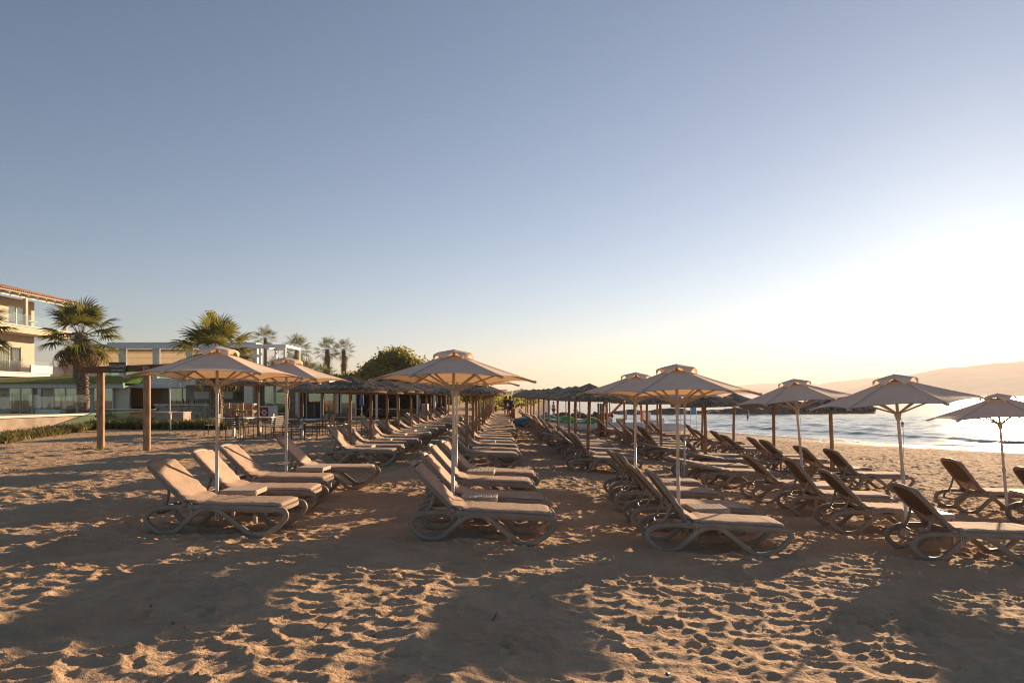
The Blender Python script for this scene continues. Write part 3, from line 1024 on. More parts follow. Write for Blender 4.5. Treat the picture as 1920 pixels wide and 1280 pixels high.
def make_lounger(ang, seed, low=False):
    rnd = random.Random(seed)
    sh = Vector((-LEN / 2, 0, 0))
    def sv(mb):
        mb.v = [(p[0] - LEN / 2, p[1], p[2]) for p in mb.v]
        return mb
    root = thing('sun_lounger', 'prototype', 'sun lounger')
    loop = [(p[0], p[1]) for p in crom(_frame, 2 if low else 4, True)]
    for s in (-1, 1):
        sv(MB().ribbon_xz(loop, s * .325, .050, .064)).build('side_frame', MT['plastic'], root, True)
    # seat: slatted bed with a rounded foot lip
    b = MB()
    for k in range(4 if low else 12):
        n = 4 if low else 12
        x = .53 + (1.68 - .53) * (k + .5) / n
        b.box((x, 0, .352), ((1.68 - .53) / n * (1 if low else .82), .61, .022))
    lip = []
    for k in range(13):
        a = -math.pi / 2 + math.pi * k / 12
        lip.append((1.66 + .085 * math.cos(a) ** .7 if math.cos(a) > 1e-6 else 1.66, .305 * math.sin(a)))
    vs_ = [(x, y, .325) for x, y in lip] + [(x, y, .368) for x, y in lip]
    fs_ = [(k, k + 1, k + 14, k + 13) for k in range(12)] + [tuple(range(12, -1, -1)), tuple(range(13, 26))]
    b.add(vs_, fs_)
    for s in (-1, 1):
        b.box((1.06, s * .318, .335), (1.14, .036, .060))
    if not low:
        for x in (.60, 1.58):
            b.box((x, 0, .318), (.05, .64, .04))
    sv(b).build('seat', MT['plastic'], root)
    # backrest: rounded frame, sling panel
    outer = [(.0, .295), (.25, .30), (.50, .30), (.64, .285), (.715, .23), (.745, .12), (.75, 0)]
    ring = [back_pt(u, w, 0, ang) for u, w in outer] + [back_pt(u, -w, 0, ang) for u, w in reversed(outer[:-1])]
    ring = crom(ring, 2 if low else 4)
    bk = MB().tube(ring, .024, 6 if low else 8, sq=1.35)
    ucurve = [back_pt(.30 - .085 * math.cos(math.pi / 2 * k / 4), .285 * k / 4, -.012, ang) for k in range(-4, 5)]
    bk.tube(ucurve, .021, 6)
    if not low:
        bk.tube([back_pt(.0, -.3, 0, ang), back_pt(0, .3, 0, ang)], .022, 8)
        for s in (-1, 1):                      # hinge knuckles
            c = back_pt(0, s * .33, .0, ang)
            bk.tube([c - Vector((0, .03, 0)), c + Vector((0, .03, 0))], .035, 10)
    bo = sv(bk).build('backrest', MT['plastic'], root, True)
    def pan(i, j):
        w = (j - .5) * 2
        u = .235 + (.735 - .235) * i
        k = max(0, (u - .60) / .14)
        ww = .285 * (1 - .22 * k * k)
        lo = .30 - .085 * math.cos(math.pi / 2 * w)
        u = lo + (.735 - .06 * w * w - lo) * i
        return back_pt(u, w * ww, -.006 - .012 * (1 - w * w), ang)
    sv(MB().grid(pan, 6, 6)).build('sling_panel', MT['textile'], root, True)
    # support loop behind the back
    if ang > .35:
        a = MB()
        p0 = back_pt(.30, .27, -.02, ang); p1 = Vector((.26, .25, .40 if ang > .6 else .36)); p2 = Vector((.13, .235, .30))
        arm = [p0, p0 * .5 + p1 * .5 + Vector((-.02, 0, -.02)), p1 + Vector((-.05, 0, -.03)), p2, Vector((.07, .18, .245)), Vector((.05, .08, .225)), Vector((.05, 0, .222))]
        arm = crom(arm + [Vector((p.x, -p.y, p.z)) for p in reversed(arm[:-1])], 2 if low else 4)
        a.tube(arm, .019, 6 if low else 8)
        if not low:
            q = crom([Vector((.22, .24, .35)), Vector((.16, .16, .33)), Vector((.145, 0, .315)), Vector((.16, -.16, .33)), Vector((.22, -.24, .35))], 4)
            a.tube(q, .015, 6)
        sv(a).build('support_arm', MT['plastic'], root, True)
    # one long cushion bent at the hinge
    prof = cushion_profile(ang)
    N = len(prof)
    c = MB()
    nk = 14 if low else 26
    rows = []
    for i, (x, z) in enumerate(prof):
        a = prof[max(i - 1, 0)]; d = prof[min(i + 1, N - 1)]
        t = Vector((d[0] - a[0], 0, d[1] - a[1])).normalized()
        nn = Vector((-t.z, 0, t.x))
        if nn.z < 0: nn = -nn
        e = min(i, N - 1 - i) / 4.0
        end = math.sqrt(max(0.0, 1 - (1 - min(1, e)) ** 2)) if e < 1 else 1.0
        hw = .305 * (.86 + .14 * end) + .006 * math.sin(i * 1.3 + seed)
        th = .030 * (.35 + .65 * end)
        for k in range(nk):
            th_a = 2 * math.pi * k / nk
            cw, sw = math.cos(th_a), math.sin(th_a)
            w = hw * math.copysign(abs(cw) ** .35, cw)
            n_ = th * math.copysign(abs(sw) ** .75, sw)
            f = w / hw
            wr = 0
            if n_ > 0:
                # wrinkles near the fold and a slight sag in the middle
                dist = abs(i - 32) / 9.0
                wr = .010 * math.exp(-dist * dist) * math.sin(9 * f + i * 1.1 + seed) + .006 * mnoise.noise(Vector((i * .22 + seed * 3, f * 2.1, 0)))
                wr -= .010 * (1 - f * f) * (1 if 8 < i < 56 else 0)
            else:
                wr = 0
            if abs(f) > .97: wr += .004 * math.sin(i * 1.7 + k + seed)
            p = Vector((x, w, z)) + nn * (n_ + wr)
            c.v.append(tuple(p))
    for i in range(N - 1):
        for k in range(nk):
            l = (k + 1) % nk
            c.f.append((i * nk + k, i * nk + l, (i + 1) * nk + l, (i + 1) * nk + k)); c.m.append(0)
    c.f.append(tuple(range(nk - 1, -1, -1))); c.m.append(0)
    c.f.append(tuple((N - 1) * nk + k for k in range(nk))); c.m.append(0)
    cu = sv(c).build('cushion', MT['cushion'], root, True)
    if not low:
        pp = MB()
        for s in (-1, 1):
            line = []
            for i in range(2, N - 2, 2):
                x, z = prof[i]
                line.append((x, s * (.309 + .004 * math.sin(i + seed)), z - .004))
            pp.tube(line, .0065, 5)
        sv(pp).build('piping', MT['piping'], cu, True)
        for s in (-1, 1):
            t = MB()
            q = Vector((HX + .06, s * .345, .385))
            t.tube(crom([q + Vector((-.02, -s * .03, .01)), q + Vector((.0, s * .01, 0)), q + Vector((.012, s * .012, -.05)), q + Vector((.02, s * .006, -.11)), q + Vector((.015, s * .01, -.16 - .05 * rnd.random()))], 3), .005, 5)
            t.tube(crom([q + Vector((.0, s * .01, 0)), q + Vector((.035, s * .014, -.04)), q + Vector((.04, s * .01, -.10)), q + Vector((.03, s * .012, -.14))], 3), .005, 5)
            t.tube(crom([q, q + Vector((.03, s * .02, .02)), q + Vector((.045, s * .015, -.015)), q + Vector((.01, s * .012, -.01))], 3), .005, 5)
            sv(t).build('tie_string', MT['rope'], root, True)
    return root

# ------------------------------------------------------------------ side table
def make_table():
    root = thing('side_table', 'prototype', 'side table')
    H = .44
    t = MB()
    for k in range(7):
        t.box((-.21 + .07 * k, 0, H - .011), (.066, .44, .022), bev=.004)
    t.build('table_top', MT['table'], root)
    a = MB()
    for s in (-1, 1):
        a.box((0, s * .225, H - .035), (.47, .022, .055))
        a.box((s * .235, 0, H - .035), (.022, .42, .055))
    a.build('apron', MT['table'], root)
    for x in (-1, 1):
        for y in (-1, 1):
            MB().bar((x * .22, y * .205, H - .03), (x * .235, y * .215, -.03), .042, .042, (0, 1, 0)).build('leg', MT['table'], root)
    return root

# ------------------------------------------------------------------ canvas parasol
def make_parasol(H=2.39, RR=1.11, seed=1):
    rnd = random.Random(seed)
    root = thing('canvas_parasol', 'prototype', 'parasol')
    zr, zt, r0 = H - .420, H - .105, .17
    NR = 6
    def rad(k): return 2 * math.pi * k / NR
    # one sewn panel, copied round the pole
    def panel(i, j):
        r = r0 + (RR - r0) * i
        a0, a1 = 0, 2 * math.pi / NR
        p0 = Vector((math.cos(a0), math.sin(a0), 0)) * r
        p1 = Vector((math.cos(a1), math.sin(a1), 0)) * r
        p = p0.lerp(p1, j)
        z = zt + (zr - zt) * (i ** .93)
        bow = 4 * j * (1 - j)
        z -= .020 * bow * i * (1 - i) * 2.2
        z += .030 * bow * max(0, i - .7) / .3          # hem pulled up between the ribs
        p *= 1 - .035 * bow * i                              # hem curves inwards
        return (p.x, p.y, z + .004 * mnoise.noise(Vector((i * 3, j * 3, seed))))
    pm = MB().grid(panel, 10, 10).mesh('canopy_panel', MT['canvas'], True)
    def hem(i, j):
        t = panel(1 - .035 * i, j)
        return (t[0] * 1.001, t[1] * 1.001, t[2] - .006)
    hm = MB().grid(hem, 1, 10).mesh('hem', MT['canvas_rim'], True)
    sm = MB().grid(lambda i, j: (r0 + (RR - r0) * i, (j - .5) * .022, zt + (zr - zt) * (i ** .93) + .004), 12, 1).mesh('seam', MT['canvas_rim'], True)
    for k in range(NR):
        o = obj('canopy_panel', pm, root, rot=(0, 0, rad(k)))
        obj('hem', hm, o)
        obj('seam', sm, o)
    # vent cap with a wavy hanging edge
    def cap(i, j):
        a = 2 * math.pi * j
        hexa = math.cos(math.pi / NR) / math.cos((a % (2 * math.pi / NR)) - math.pi / NR)
        e = min(1, i / .72)
        r = .285 * (hexa * .7 + .3) * e
        z = H - .072 * e ** 1.2
        w = .5 + .5 * math.cos(NR * a)                     # 1 at the ribs, 0 between them
        z += .016 * (1 - w) * e * e
        if i > .72:
            f = (i - .72) / .28
            z -= f * (.014 + .062 * w + .008 * math.sin(5 * a + seed))
            r += f * (.004 - .010 * w)
        return (r * math.cos(a), r * math.sin(a), z)
    MB().grid(cap, 9, 48).build('vent_cap', MT['canvas'], root, True)
    MB().lathe([(.001, H + .004), (.010, H + .004), (.014, H - .004), (.014, H - .02), (.001, H - .02)], 10).build('finial', MT['pole'], root, True)
    # pole in two sections with a collar
    p = MB().tube([(0, 0, -.35), (0, 0, 1.02)], .0245, 14)
    p.build('lower_pole', MT['pole'], root, True)
    MB().tube([(0, 0, 1.0), (0, 0, H - .03)], .0205, 14).build('upper_pole', MT['pole'], root, True)
    MB().lathe([(.0, .97), (.0285, .97), (.030, .985), (.030, 1.035), (.0215, 1.045), (.0, 1.045)], 12).build('collar', MT['rib'], root, True)
    zh = zr - .13
    MB().lathe([(.021, zh - .10), (.030, zh - .095), (.034, zh - .06), (.044, zh - .03), (.046, zh + .01), (.030, zh + .02), (.021, zh + .022)], 12).build('runner_hub', MT['rib'], root, True)
    MB().lathe([(.0, zt - .03), (.05, zt - .03), (.055, zt + .02), (.0, zt + .025)], 12).build('crown_hub', MT['rib'], root, True)
    rb = MB().bar((.04, 0, zt - .012), (RR - .005, 0, zr - .016), .016, .026).mesh('rib', MT['rib'])
    tipm = MB().box((RR + .005, 0, zr - .012), (.05, .03, .034), bev=.008).mesh('rib_tip', MT['rib'])
    rm = .60 * RR
    zm = zt + (zr - zt) * ((rm - r0) / (RR - r0)) ** .93
    st = MB().bar((.035, 0, zh), (rm, 0, zm - .03), .015, .022).mesh('strut', MT['rib'])
    for k in range(NR):
        o = obj('rib', rb, root, rot=(0, 0, rad(k)))
        obj('rib_tip', tipm, o)
        obj('strut', st, root, rot=(0, 0, rad(k)))
    # pull cord
    MB().tube(crom([(.03, .02, zh - .05), (.05, .04, zh - .25), (.035, .03, zh - .45), (.026, .02, zh - .62)], 4), .004, 5).build('cord', MT['rope'], root)
    return root

# ------------------------------------------------------------------ thatched umbrella
def make_thatch(H=2.27, RR=1.08, zr=1.77, seed=1, n_strand=1700):
    rng = np.random.default_rng(seed)
    root = thing('thatched_umbrella', 'prototype', 'thatched umbrella')
    def zc(r):
        t = np.clip(r / RR, 0, 1.1)
        return H - (H - zr) * (t ** .90)
    # base skin (a closed shallow cone with an irregular edge)
    n = 40
    c = MB()
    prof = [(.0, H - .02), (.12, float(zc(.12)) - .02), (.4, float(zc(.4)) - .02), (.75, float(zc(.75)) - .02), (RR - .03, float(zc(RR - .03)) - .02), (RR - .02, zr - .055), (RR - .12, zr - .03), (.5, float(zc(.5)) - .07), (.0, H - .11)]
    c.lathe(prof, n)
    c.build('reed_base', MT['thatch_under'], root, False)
    # reed bundles laid in two overlapping tiers with frayed ends
    Vs, Fs, Mi = [], [], []
    k = 0
    for i in range(n_strand):
        a = rng.random() * 2 * math.pi
        u = rng.random()
        if u < .30:
            r0, r1, tier = .0 + .06 * rng.random(), .50 + .10 * rng.random(), .030
        elif u < .62:
            r0, r1, tier = .30 + .25 * rng.random(), RR - .10 + .12 * rng.random(), .012
        else:
            r0 = (RR - .3) * rng.random() ** .6; r1 = r0 + .3 * (.6 + .6 * rng.random()); tier = .016
            r1 = min(r1, RR + .02)
        w = .008 + .013 * rng.random()
        da = (rng.random() - .5) * .10
        l0, l1 = tier * rng.random(), tier + .022 * rng.random()
        hexr = lambda q: 1 - .045 * abs(math.sin(3 * q))
        for (r, aa, lf, wf) in ((r0, a, l0, .5 if r0 < .1 else 1), ((r0 + r1) / 2, a + da * .5, (l0 + l1) * .55, 1.1), (r1, a + da, l1, .8)):
            rr2 = r * hexr(aa)
            x, y = rr2 * math.cos(aa), rr2 * math.sin(aa)
            tx, ty = -math.sin(aa), math.cos(aa)
            z = float(zc(r)) + lf - (.03 * rng.random() if r > RR - .05 else 0)
            for (sgn, dz) in ((-1, -.006), (0, .012), (1, -.006)):
                Vs.append((x + tx * w * wf * sgn, y + ty * w * wf * sgn, z + dz))
        Fs += [(k, k + 3, k + 4, k + 1), (k + 1, k + 4, k + 5, k + 2), (k + 3, k + 6, k + 7, k + 4), (k + 4, k + 7, k + 8, k + 5)]
        Mi += [1 if rng.random() < .24 else 0] * 4
        k += 9
    # hanging fringe under the rim
    for i in range(420):
        a = rng.random() * 2 * math.pi
        w = .008 + .008 * rng.random()
        q = (RR - .03 * rng.random()) * (1 - .045 * abs(math.sin(3 * a)))
        h = .03 + .045 * rng.random()
        z = zr + .02
        for (dr, dz) in ((-.04, 0), (.012, -h)):
            x, y = (q + dr) * math.cos(a), (q + dr) * math.sin(a)
            for sgn in (-1, 0, 1):
                Vs.append((x - math.sin(a) * w * sgn, y + math.cos(a) * w * sgn, z + dz))
        Fs += [(k, k + 3, k + 4, k + 1), (k + 1, k + 4, k + 5, k + 2)]
        Mi += [1 if rng.random() < .2 else 0] * 2
        k += 6
    tm = np_mesh('thatch', Vs, Fs, MT['thatch'], False)
    tm.materials.append(MT['thatch_pale'])
    tm.polygons.foreach_set('material_index', Mi)
    th = obj('thatch', tm, root)
    th['kind'] = 'stuff'
    # timber ribs and ring under the roof
    rbm = MB().bar((.05, 0, H - .14), (RR - .06, 0, zr - .05), .028, .030).mesh('rib', MT['wood'])
    for i in range(8):
        obj('rib', rbm, root, rot=(0, 0, i * math.pi / 4))
    ringp = [(.62 * RR * math.cos(i * math.pi / 8), .62 * RR * math.sin(i * math.pi / 8), float(zc(.62 * RR)) - .10) for i in range(16)]
    MB().tube(ringp, .013, 6, True).build('ring', MT['wood'], root, True)
    r2 = random.Random(seed)
    pts = [(.008 * math.sin(z * 3 + seed), .008 * math.cos(z * 2.3 + seed), z) for z in (-.4, 0, .5, 1.0, 1.5, 2.0, H - .06)]
    MB().tube(pts, [.047, .046, .045, .044, .043, .042, .041], 12).build('pole', MT['wood'], root, True)
    return root

L_PROTO = {
    'mid': make_lounger(R(42), 1), 'mid2': make_lounger(R(45), 2), 'high': make_lounger(R(51), 3), 'low': make_lounger(R(35), 4), 'flat': make_lounger(R(9), 5)}
L_FAR = {'mid': make_lounger(R(43), 6, True), 'high': make_lounger(R(50), 7, True), 'low': make_lounger(R(36), 8, True)}
T_PROTO = make_table()
P_PROTO = [make_parasol(2.39, 1.11, 1), make_parasol(2.39, 1.10, 5)]
TH_PROTO = [make_thatch(2.18, .95, 1.82, 1), make_thatch(2.15, .97, 1.80, 2), make_thatch(2.21, .96, 1.83, 3)]
PROTOS = list(L_PROTO.values()) + list(L_FAR.values()) + [T_PROTO] + P_PROTO + TH_PROTO

rp = random.Random(42)
FILE = {'A': 'leftmost file', 'B': 'second file from left', 'C': 'file right of the aisle', 'D': 'fourth file from left', 'E': 'file nearest the sea'}
count = {k: 0 for k in FILE}
ucount = {(k, t): 0 for k in FILE for t in 'pt'}
tcount = {k: 0 for k in FILE}

def put_lounger(f, x, y, kind=None, rz=None, extra=None):
    d = math.hypot(x, y)
    far = y > 27
    pool = L_FAR if far else L_PROTO
    if kind is None or kind not in pool:
        kind = rp.choice(['mid', 'mid2', 'high', 'low', 'mid', 'mid2', 'high', 'low', 'flat'] if not far else ['mid', 'high', 'low'])
    o = copy_tree(pool[kind])
    o.location = (x, y, gz(x, y) - .012)
    slope = (gz(x + .6, y) - gz(x - .6, y)) / 1.2
    o.rotation_euler = (0, -math.atan(slope), rz if rz is not None else R(rp.uniform(-5, 5)))
    n = count[f]; count[f] += 1
    if extra:
        lab = extra
    elif f == 'C':
        lab = f'taupe lounger with beige cushion, {ORD[n]} from front in file right of the aisle'
    else:
        lab = f'taupe lounger with beige cushion, {ORD[n]} from front in {FILE[f]}'
    tag(o, lab, 'sun lounger', 'sun loungers in files on the sand')

def put_table(f, x, y):
    o = copy_tree(T_PROTO)
    o.location = (x, y, gz(x, y) - .01)
    o.rotation_euler = (0, 0, R(rp.uniform(-4, 4)))
    n = tcount[f]; tcount[f] += 1
    tag(o, f'small beige slatted side table, {ORD[n]} from front in {FILE[f]}', 'side table', 'side tables between the loungers')

def put_umbrella(f, kind, x, y, tilt=(0, 0), rz=0, sc=1.0, zoff=0):
    if kind == 'p':
        o = copy_tree(P_PROTO[ucount[(f, 'p')] % 2])
        n = ucount[(f, 'p')]
        lab = f'beige canvas parasol with wavy vent, {ORD[n]} from front in {FILE[f]}'
        cat, grp = 'parasol', 'beige canvas parasols'
    else:
        o = copy_tree(rp.choice(TH_PROTO))
        n = ucount[(f, 't')]
        lab = f'grey reed thatched umbrella, {ORD[n]} from front in {FILE[f]}'
        cat, grp = 'umbrella', 'thatched beach umbrellas'
    ucount[(f, kind)] += 1
    o.location = (x, y, gz(x, y) + zoff)
    o.rotation_euler = (tilt[0], tilt[1], rz)
    o.scale = (sc, sc, sc)
    tag(o, lab, cat, grp)

# front groups, placed singly: (file, umbrella x, y, tilt, rz, [lounger (dx, dy, kind, rz)], table (dx, dy))
def group(f, kind, x, y, ls, tb, tilt=(0, 0), rz=0, sc=1.0, zoff=0):
    put_umbrella(f, kind, x, y, tilt, rz, sc, zoff)
    for (dx, dy, k, a) in ls:
        put_lounger(f, x + dx, y + dy, k, R(a))
    if tb:
        put_table(f, x + tb[0], y + tb[1])

group('A', 'p', -4.02, 9.30, [(.38, -.55, 'mid', -3), (.32, .75, 'mid2', 1)], (.30, .18), rz=R(20), tilt=(R(-1.6), 0))
group('A', 'p', -4.02, 12.15, [(.15, -.75, 'mid', -2), (.55, .80, 'mid2', 2)], (.42, .25), rz=R(14), tilt=(R(-1.2), 0))
group('B', 'p', -.80, 9.20, [(.44, -.52, 'mid', 0), (.40, .62, 'mid2', 1)], (.36, .12), rz=R(7), tilt=(R(-2.2), R(.5)))
group('B', 'p', -1.02, 12.3, [(.50, -.75, 'mid2', 1), (.60, .55, 'mid', -1)], (.46, .05), rz=R(3), tilt=(R(-1.5), R(1)))
group('C', 'p', 2.30, 9.40, [(.28, -.58, 'high', -2), (.30, .68, 'mid2', 1)], (.42, .10), rz=R(-7), tilt=(R(-2.0), R(-.6)))
group('C', 'p', 2.32, 12.9, [(.28, -1.30, 'high', -1), (.36, .0, 'mid2', 1)], (.30, -.62), rz=R(-12), tilt=(R(-1), R(.5)))
group('D', 'p', 5.55, 9.55, [(.42, -.62, 'mid2', -2), (.15, .95, 'mid2', -4)], (.40, .22), rz=R(-30), tilt=(R(1), R(-4.2)))
group('D', 'p', 5.38, 12.5, [(.28, -.55, 'high', -2), (.10, .85, 'mid', 0)], (.45, .25), rz=R(-19), tilt=(R(0), R(-4.8)))
group('D', 'p', 4.02, 15.9, [(1.05, -.55, 'flat', 3), (.85, .75, 'flat', 1)], (.25, .1), rz=R(2))
group('E', 'p', 8.95, 12.3, [(.42, -.95, 'high', -3), (.15, .60, 'high', -2)], (.55, .2), rz=R(-38), tilt=(R(1), R(-4)), sc=1.0, zoff=-.17)

def pair(f, x, y, tbl=True):
    j = lambda s: rp.uniform(-s, s)
    put_umbrella(f, 't', x, y, (R(j(1.6)), R(j(1.6))), rp.random() * 6)
    put_lounger(f, x + .40 + j(.10), y - .62 + j(.08))
    put_lounger(f, x + .40 + j(.12), y + .66 + j(.08))
    if tbl:
        put_table(f, x + .38 + j(.06), y + .08 + j(.05))

for (y, px) in ((17.6, 657), (20.2, 695), (22.9, 727), (25.3, 748), (28.0, 770), (30.5, 785), (33.1, 799.5), (35.4, 808), (37.9, 818), (40.4, 827), (43.2, 835), (46.2, 842)):
    pair('A', (px - 960) / 1280 * y, y, y < 30)
y = 17.4
while y < 50:
    pair('B', -1.15 - .006 * (y - 17), y, y < 30)
    y += 2.7
for (y, px) in ((17.9, 1102), (21.0, 1078), (23.2, 1066), (25.7, 1045), (28.5, 1030), (31.2, 1019), (34, 1010), (36.8, 1001), (39.6, 995), (42.5, 990), (45.5, 986)):
    pair('C', (px - 960) / 1280 * y, y, y < 30)
for (y, px) in ((19.1, 1324), (22.2, 1240), (25.0, 1213), (27.8, 1190), (30.6, 1170), (33.6, 1138)):
    pair('D', (px - 960) / 1280 * y, y, y < 28)
for (y, px) in ((16.2, 1561), (19.6, 1451), (23.2, 1375), (27, 1316), (31, 1233)):
    pair('E', (px - 960) / 1280 * y, y, y < 28)

for p in PROTOS:
    for c in list(p.children):
        for g in list(c.children):
            bpy.data.objects.remove(g, do_unlink=True)
        bpy.data.objects.remove(c, do_unlink=True)
    bpy.data.objects.remove(p, do_unlink=True)
# ------------------------------------------------------------------ buildings on the left
MT['tile'] = M('clay_roof_tile', (.36, .17, .085), rough=.85, var=.35, scale=5, bump=.3, bscale=20)
MT['cream_panel'] = M('cream_louvre_blind', (.58, .47, .34), rough=.8, var=.06)
MT['blindcloth'] = M('cream_blind_cloth', (.74, .66, .54), rough=.9, var=.06, trans=.5, tcol=(.80, .70, .55))
MT['stone'] = M('stone_cladding', (.34, .27, .20), rough=.95, var=.5, scale=5, bump=.8, bscale=9)
MT['deck'] = M('timber_deck', (.30, .21, .14), rough=.85, var=.3, scale=3)
MT['red'] = M('red_panel', (.50, .035, .025), rough=.35, var=.1)
MT['cream'] = M('cream_paint', (.74, .63, .49), rough=.7, var=.08)
MT['brownpost'] = M('brown_stone_pillar', (.22, .14, .09), rough=.9, var=.3, scale=4, bump=.4, bscale=16)
MT['stoolwood'] = M('varnished_stool_wood', (.42, .20, .07), rough=.5, var=.2)
MT['bottle'] = M('bottle_glass', (.09, .07, .03), rough=.15, var=.5, rnd=.6)
MT['steel'] = M('brushed_steel', (.45, .45, .44), rough=.35, var=.1, metal=.7)

def part(name, c, s, mat, parent, bev=0.0, rz=0.0):
    return MB().box(c, s, rz, bev).build(name, MT[mat], parent)

def window(parent, c, w, h, axis_='x', curtain=True, depth=.5, name='window', bars=1):
    """framed glazing in a wall facing -Y (axis 'y') or +X (axis 'x'); c = centre on the outer face"""
    fr = MB()
    def bx(du, dz, su, sz, t=.07, off=0.0):
        if axis_ == 'x': fr.box((c[0] + off, c[1] + du, c[2] + dz), (t, su, sz))
        else: fr.box((c[0] + du, c[1] - off, c[2] + dz), (su, t, sz))
    f = .06
    bx(0, h / 2 - f / 2, w, f); bx(0, -h / 2 + f / 2, w, f)
    bx(-w / 2 + f / 2, 0, f, h - 2 * f); bx(w / 2 - f / 2, 0, f, h - 2 * f)
    for k in range(bars):
        bx(-w / 2 + w * (k + 1) / (bars + 1), 0, f, h - 2 * f, .06)
    o = fr.build(name, MT['white'], parent)
    g = MB()
    if axis_ == 'x': g.box((c[0] - .012, c[1], c[2]), (.012, w - .1, h - .1))
    else: g.box((c[0], c[1] + .012, c[2]), (w - .1, .012, h - .1))
    g.build('pane', MT['glass_win'], o)
    if curtain:
        q = MB()
        n = 26
        for i in range(n):
            u0 = -w / 2 + .08 + (w - .16) * i / n; u1 = -w / 2 + .08 + (w - .16) * (i + 1) / n
            o0 = .05 * math.sin(i * 1.9); o1 = .05 * math.sin((i + 1) * 1.9)
            pts = []
            for (u, oo) in ((u0, o0), (u1, o1)):
                for z in (-h / 2 + .06, h / 2 - .06):
                    pts.append((c[0] - .25 + oo, c[1] + u, c[2] + z) if axis_ == 'x' else (c[0] + u, c[1] + .25 + oo, c[2] + z))
            q.add(pts, [(0, 2, 3, 1)])
        q.build('curtain', MT['curtain'], o, True)
    return o

# --- apartment block, its sea front nearly edge-on
ap = thing('apartment_block', 'cream apartment block with clay tile roof, balconies and glass railings', 'building', (0, 0, 0))
part('wall', (-46.5, 50.5, 1.60), (11.0, 14.4, 3.2), 'render', ap)
def wall_x(X0, y0, y1, z0, z1, holes, parent, mat='render', t=.3):
    """wall in the plane X = X0 facing +X, with rectangular openings (y0,y1,z0,z1)"""
    ysx = sorted({y0, y1, *[h[0] for h in holes], *[h[1] for h in holes]})
    zs = sorted({z0, z1, *[h[2] for h in holes], *[h[3] for h in holes]})
    b = MB()
    for a, c in zip(ysx, ysx[1:]):
        for d, e in zip(zs, zs[1:]):
            m, n = (a + c) / 2, (d + e) / 2
            if any(h[0] < m < h[1] and h[2] < n < h[3] for h in holes): continue
            b.box((X0 - t / 2, m, n), (t, c - a, e - d))
    return b.build('wall', MT[mat], parent)
def wall_y(Y0, x0, x1, z0, z1, holes, parent, mat='render', t=.3):
    xs = sorted({x0, x1, *[h[0] for h in holes], *[h[1] for h in holes]})
    zs = sorted({z0, z1, *[h[2] for h in holes], *[h[3] for h in holes]})
    b = MB()
    for a, c in zip(xs, xs[1:]):
        for d, e in zip(zs, zs[1:]):
            m, n = (a + c) / 2, (d + e) / 2
            if any(h[0] < m < h[1] and h[2] < n < h[3] for h in holes): continue
            b.box((m, Y0 + t / 2, n), (c - a, t, e - d))
    return b.build('wall', MT[mat], parent)
AX = -41.0
hol = [(54.6, 57.0, 3.62, 5.75), (51.4, 54.0, 3.62, 5.75), (50.4, 54.6, 7.32, 9.1), (55.6, 57.5, 7.32, 9.1)]
wall_x(AX, 44.0, 58.6, 3.2, 9.72, hol, ap)
part('back_wall', (-47.2, 51.3, 6.46), (11.6, 14.5, 6.5), 'render', ap)
part('interior_shade_sheet', (AX - .62, 51.3, 6.4), (.1, 14.2, 6.2), 'dark', ap)  # dark sheet painting the indoor shade behind the windows
for h in hol:
    window(ap, (AX - .08, (h[0] + h[1]) / 2, (h[2] + h[3]) / 2), h[1] - h[0], h[3] - h[2], 'x')
# balconies
for (z, y1, X1, bz) in ((7.0, 60.7, -39.2, .55), (3.35, 61.0, -38.6, .30)):
    sl = part('balcony', ((AX + X1) / 2 + .002, (44 + y1) / 2, z), (X1 - AX, y1 - 44, bz), 'render' if bz > .4 else 'white', ap)
    part('edge_trim', (X1 + .01, (44 + y1) / 2, z + bz / 2 + .03), (.16, y1 - 44 + .1, .07), 'white', sl)
    y = 44.1
    while y < y1 - .3:
        w = min(1.9, y1 - y)
        part('glass_panel', (X1 + .01, y + w / 2, z + bz / 2 + .52), (.016, w - .03, .86), 'glass', sl)
        y += 1.9
part('parapet', (-38.55, 57.8, 3.85), (.12, 6.3, .62), 'white', ap)
part('balcony_table', (-40.1, 56.6, 7.86), (.8, 1.1, .05), 'white', ap)
for (yy, zz) in ((55.2, 8.4), (60.2, 8.4), (50.0, 8.4)):
    part('column', (-39.35, yy, 8.50), (.26, .26, 2.42), 'render', ap)
part('eave_beam', (-39.35, 52.6, 9.66), (.22, 16.4, .24), 'white', ap)
rf = MB()
rx0, rx1, rz0, rz1 = -38.75, -46.5, 9.90, 11.7
part('roof_deck', (-42.6, 52.6, 10.62), (.01, .01, .01), 'render', ap)
rf.add([(rx0, 43.5, rz0), (rx0, 61.2, rz0), (rx1, 61.2, rz1), (rx1, 43.5, rz1), (rx0, 43.5, rz0 - .1), (rx0, 61.2, rz0 - .1), (rx1, 61.2, rz1 - .1), (rx1, 43.5, rz1 - .1)],
       [(0, 1, 2, 3), (7, 6, 5, 4), (0, 4, 5, 1), (1, 5, 6, 2), (2, 6, 7, 3), (3, 7, 4, 0)])
roof = rf.build('roof', MT['render'], ap)
tb = MB()
y = 43.6
while y < 61.2:
    tb.tube([(rx0 + .06, y, rz0 + .05), (rx1, y, rz1 + .05)], .085, 6)
    y += .22
tb.build('barrel_tiles', MT['tile'], roof, True)['kind'] = 'stuff'
raf = MB().bar((-41.0, 0, 10.26), (-38.85, 0, 9.76), .09, .16).mesh('rafter', MT['white'])
y = 44.4
while y < 61:
    obj('rafter', raf, roof, (0, y, 0))
    y += 1.05
part('stair_block', (-38.2, 60.2, 3.95), (1.6, 3.0, 1.6), 'greyrender', ap)
part('ground_floor', (-40.2, 52.5, 1.58), (1.4, 16.0, 3.1), 'render', ap)

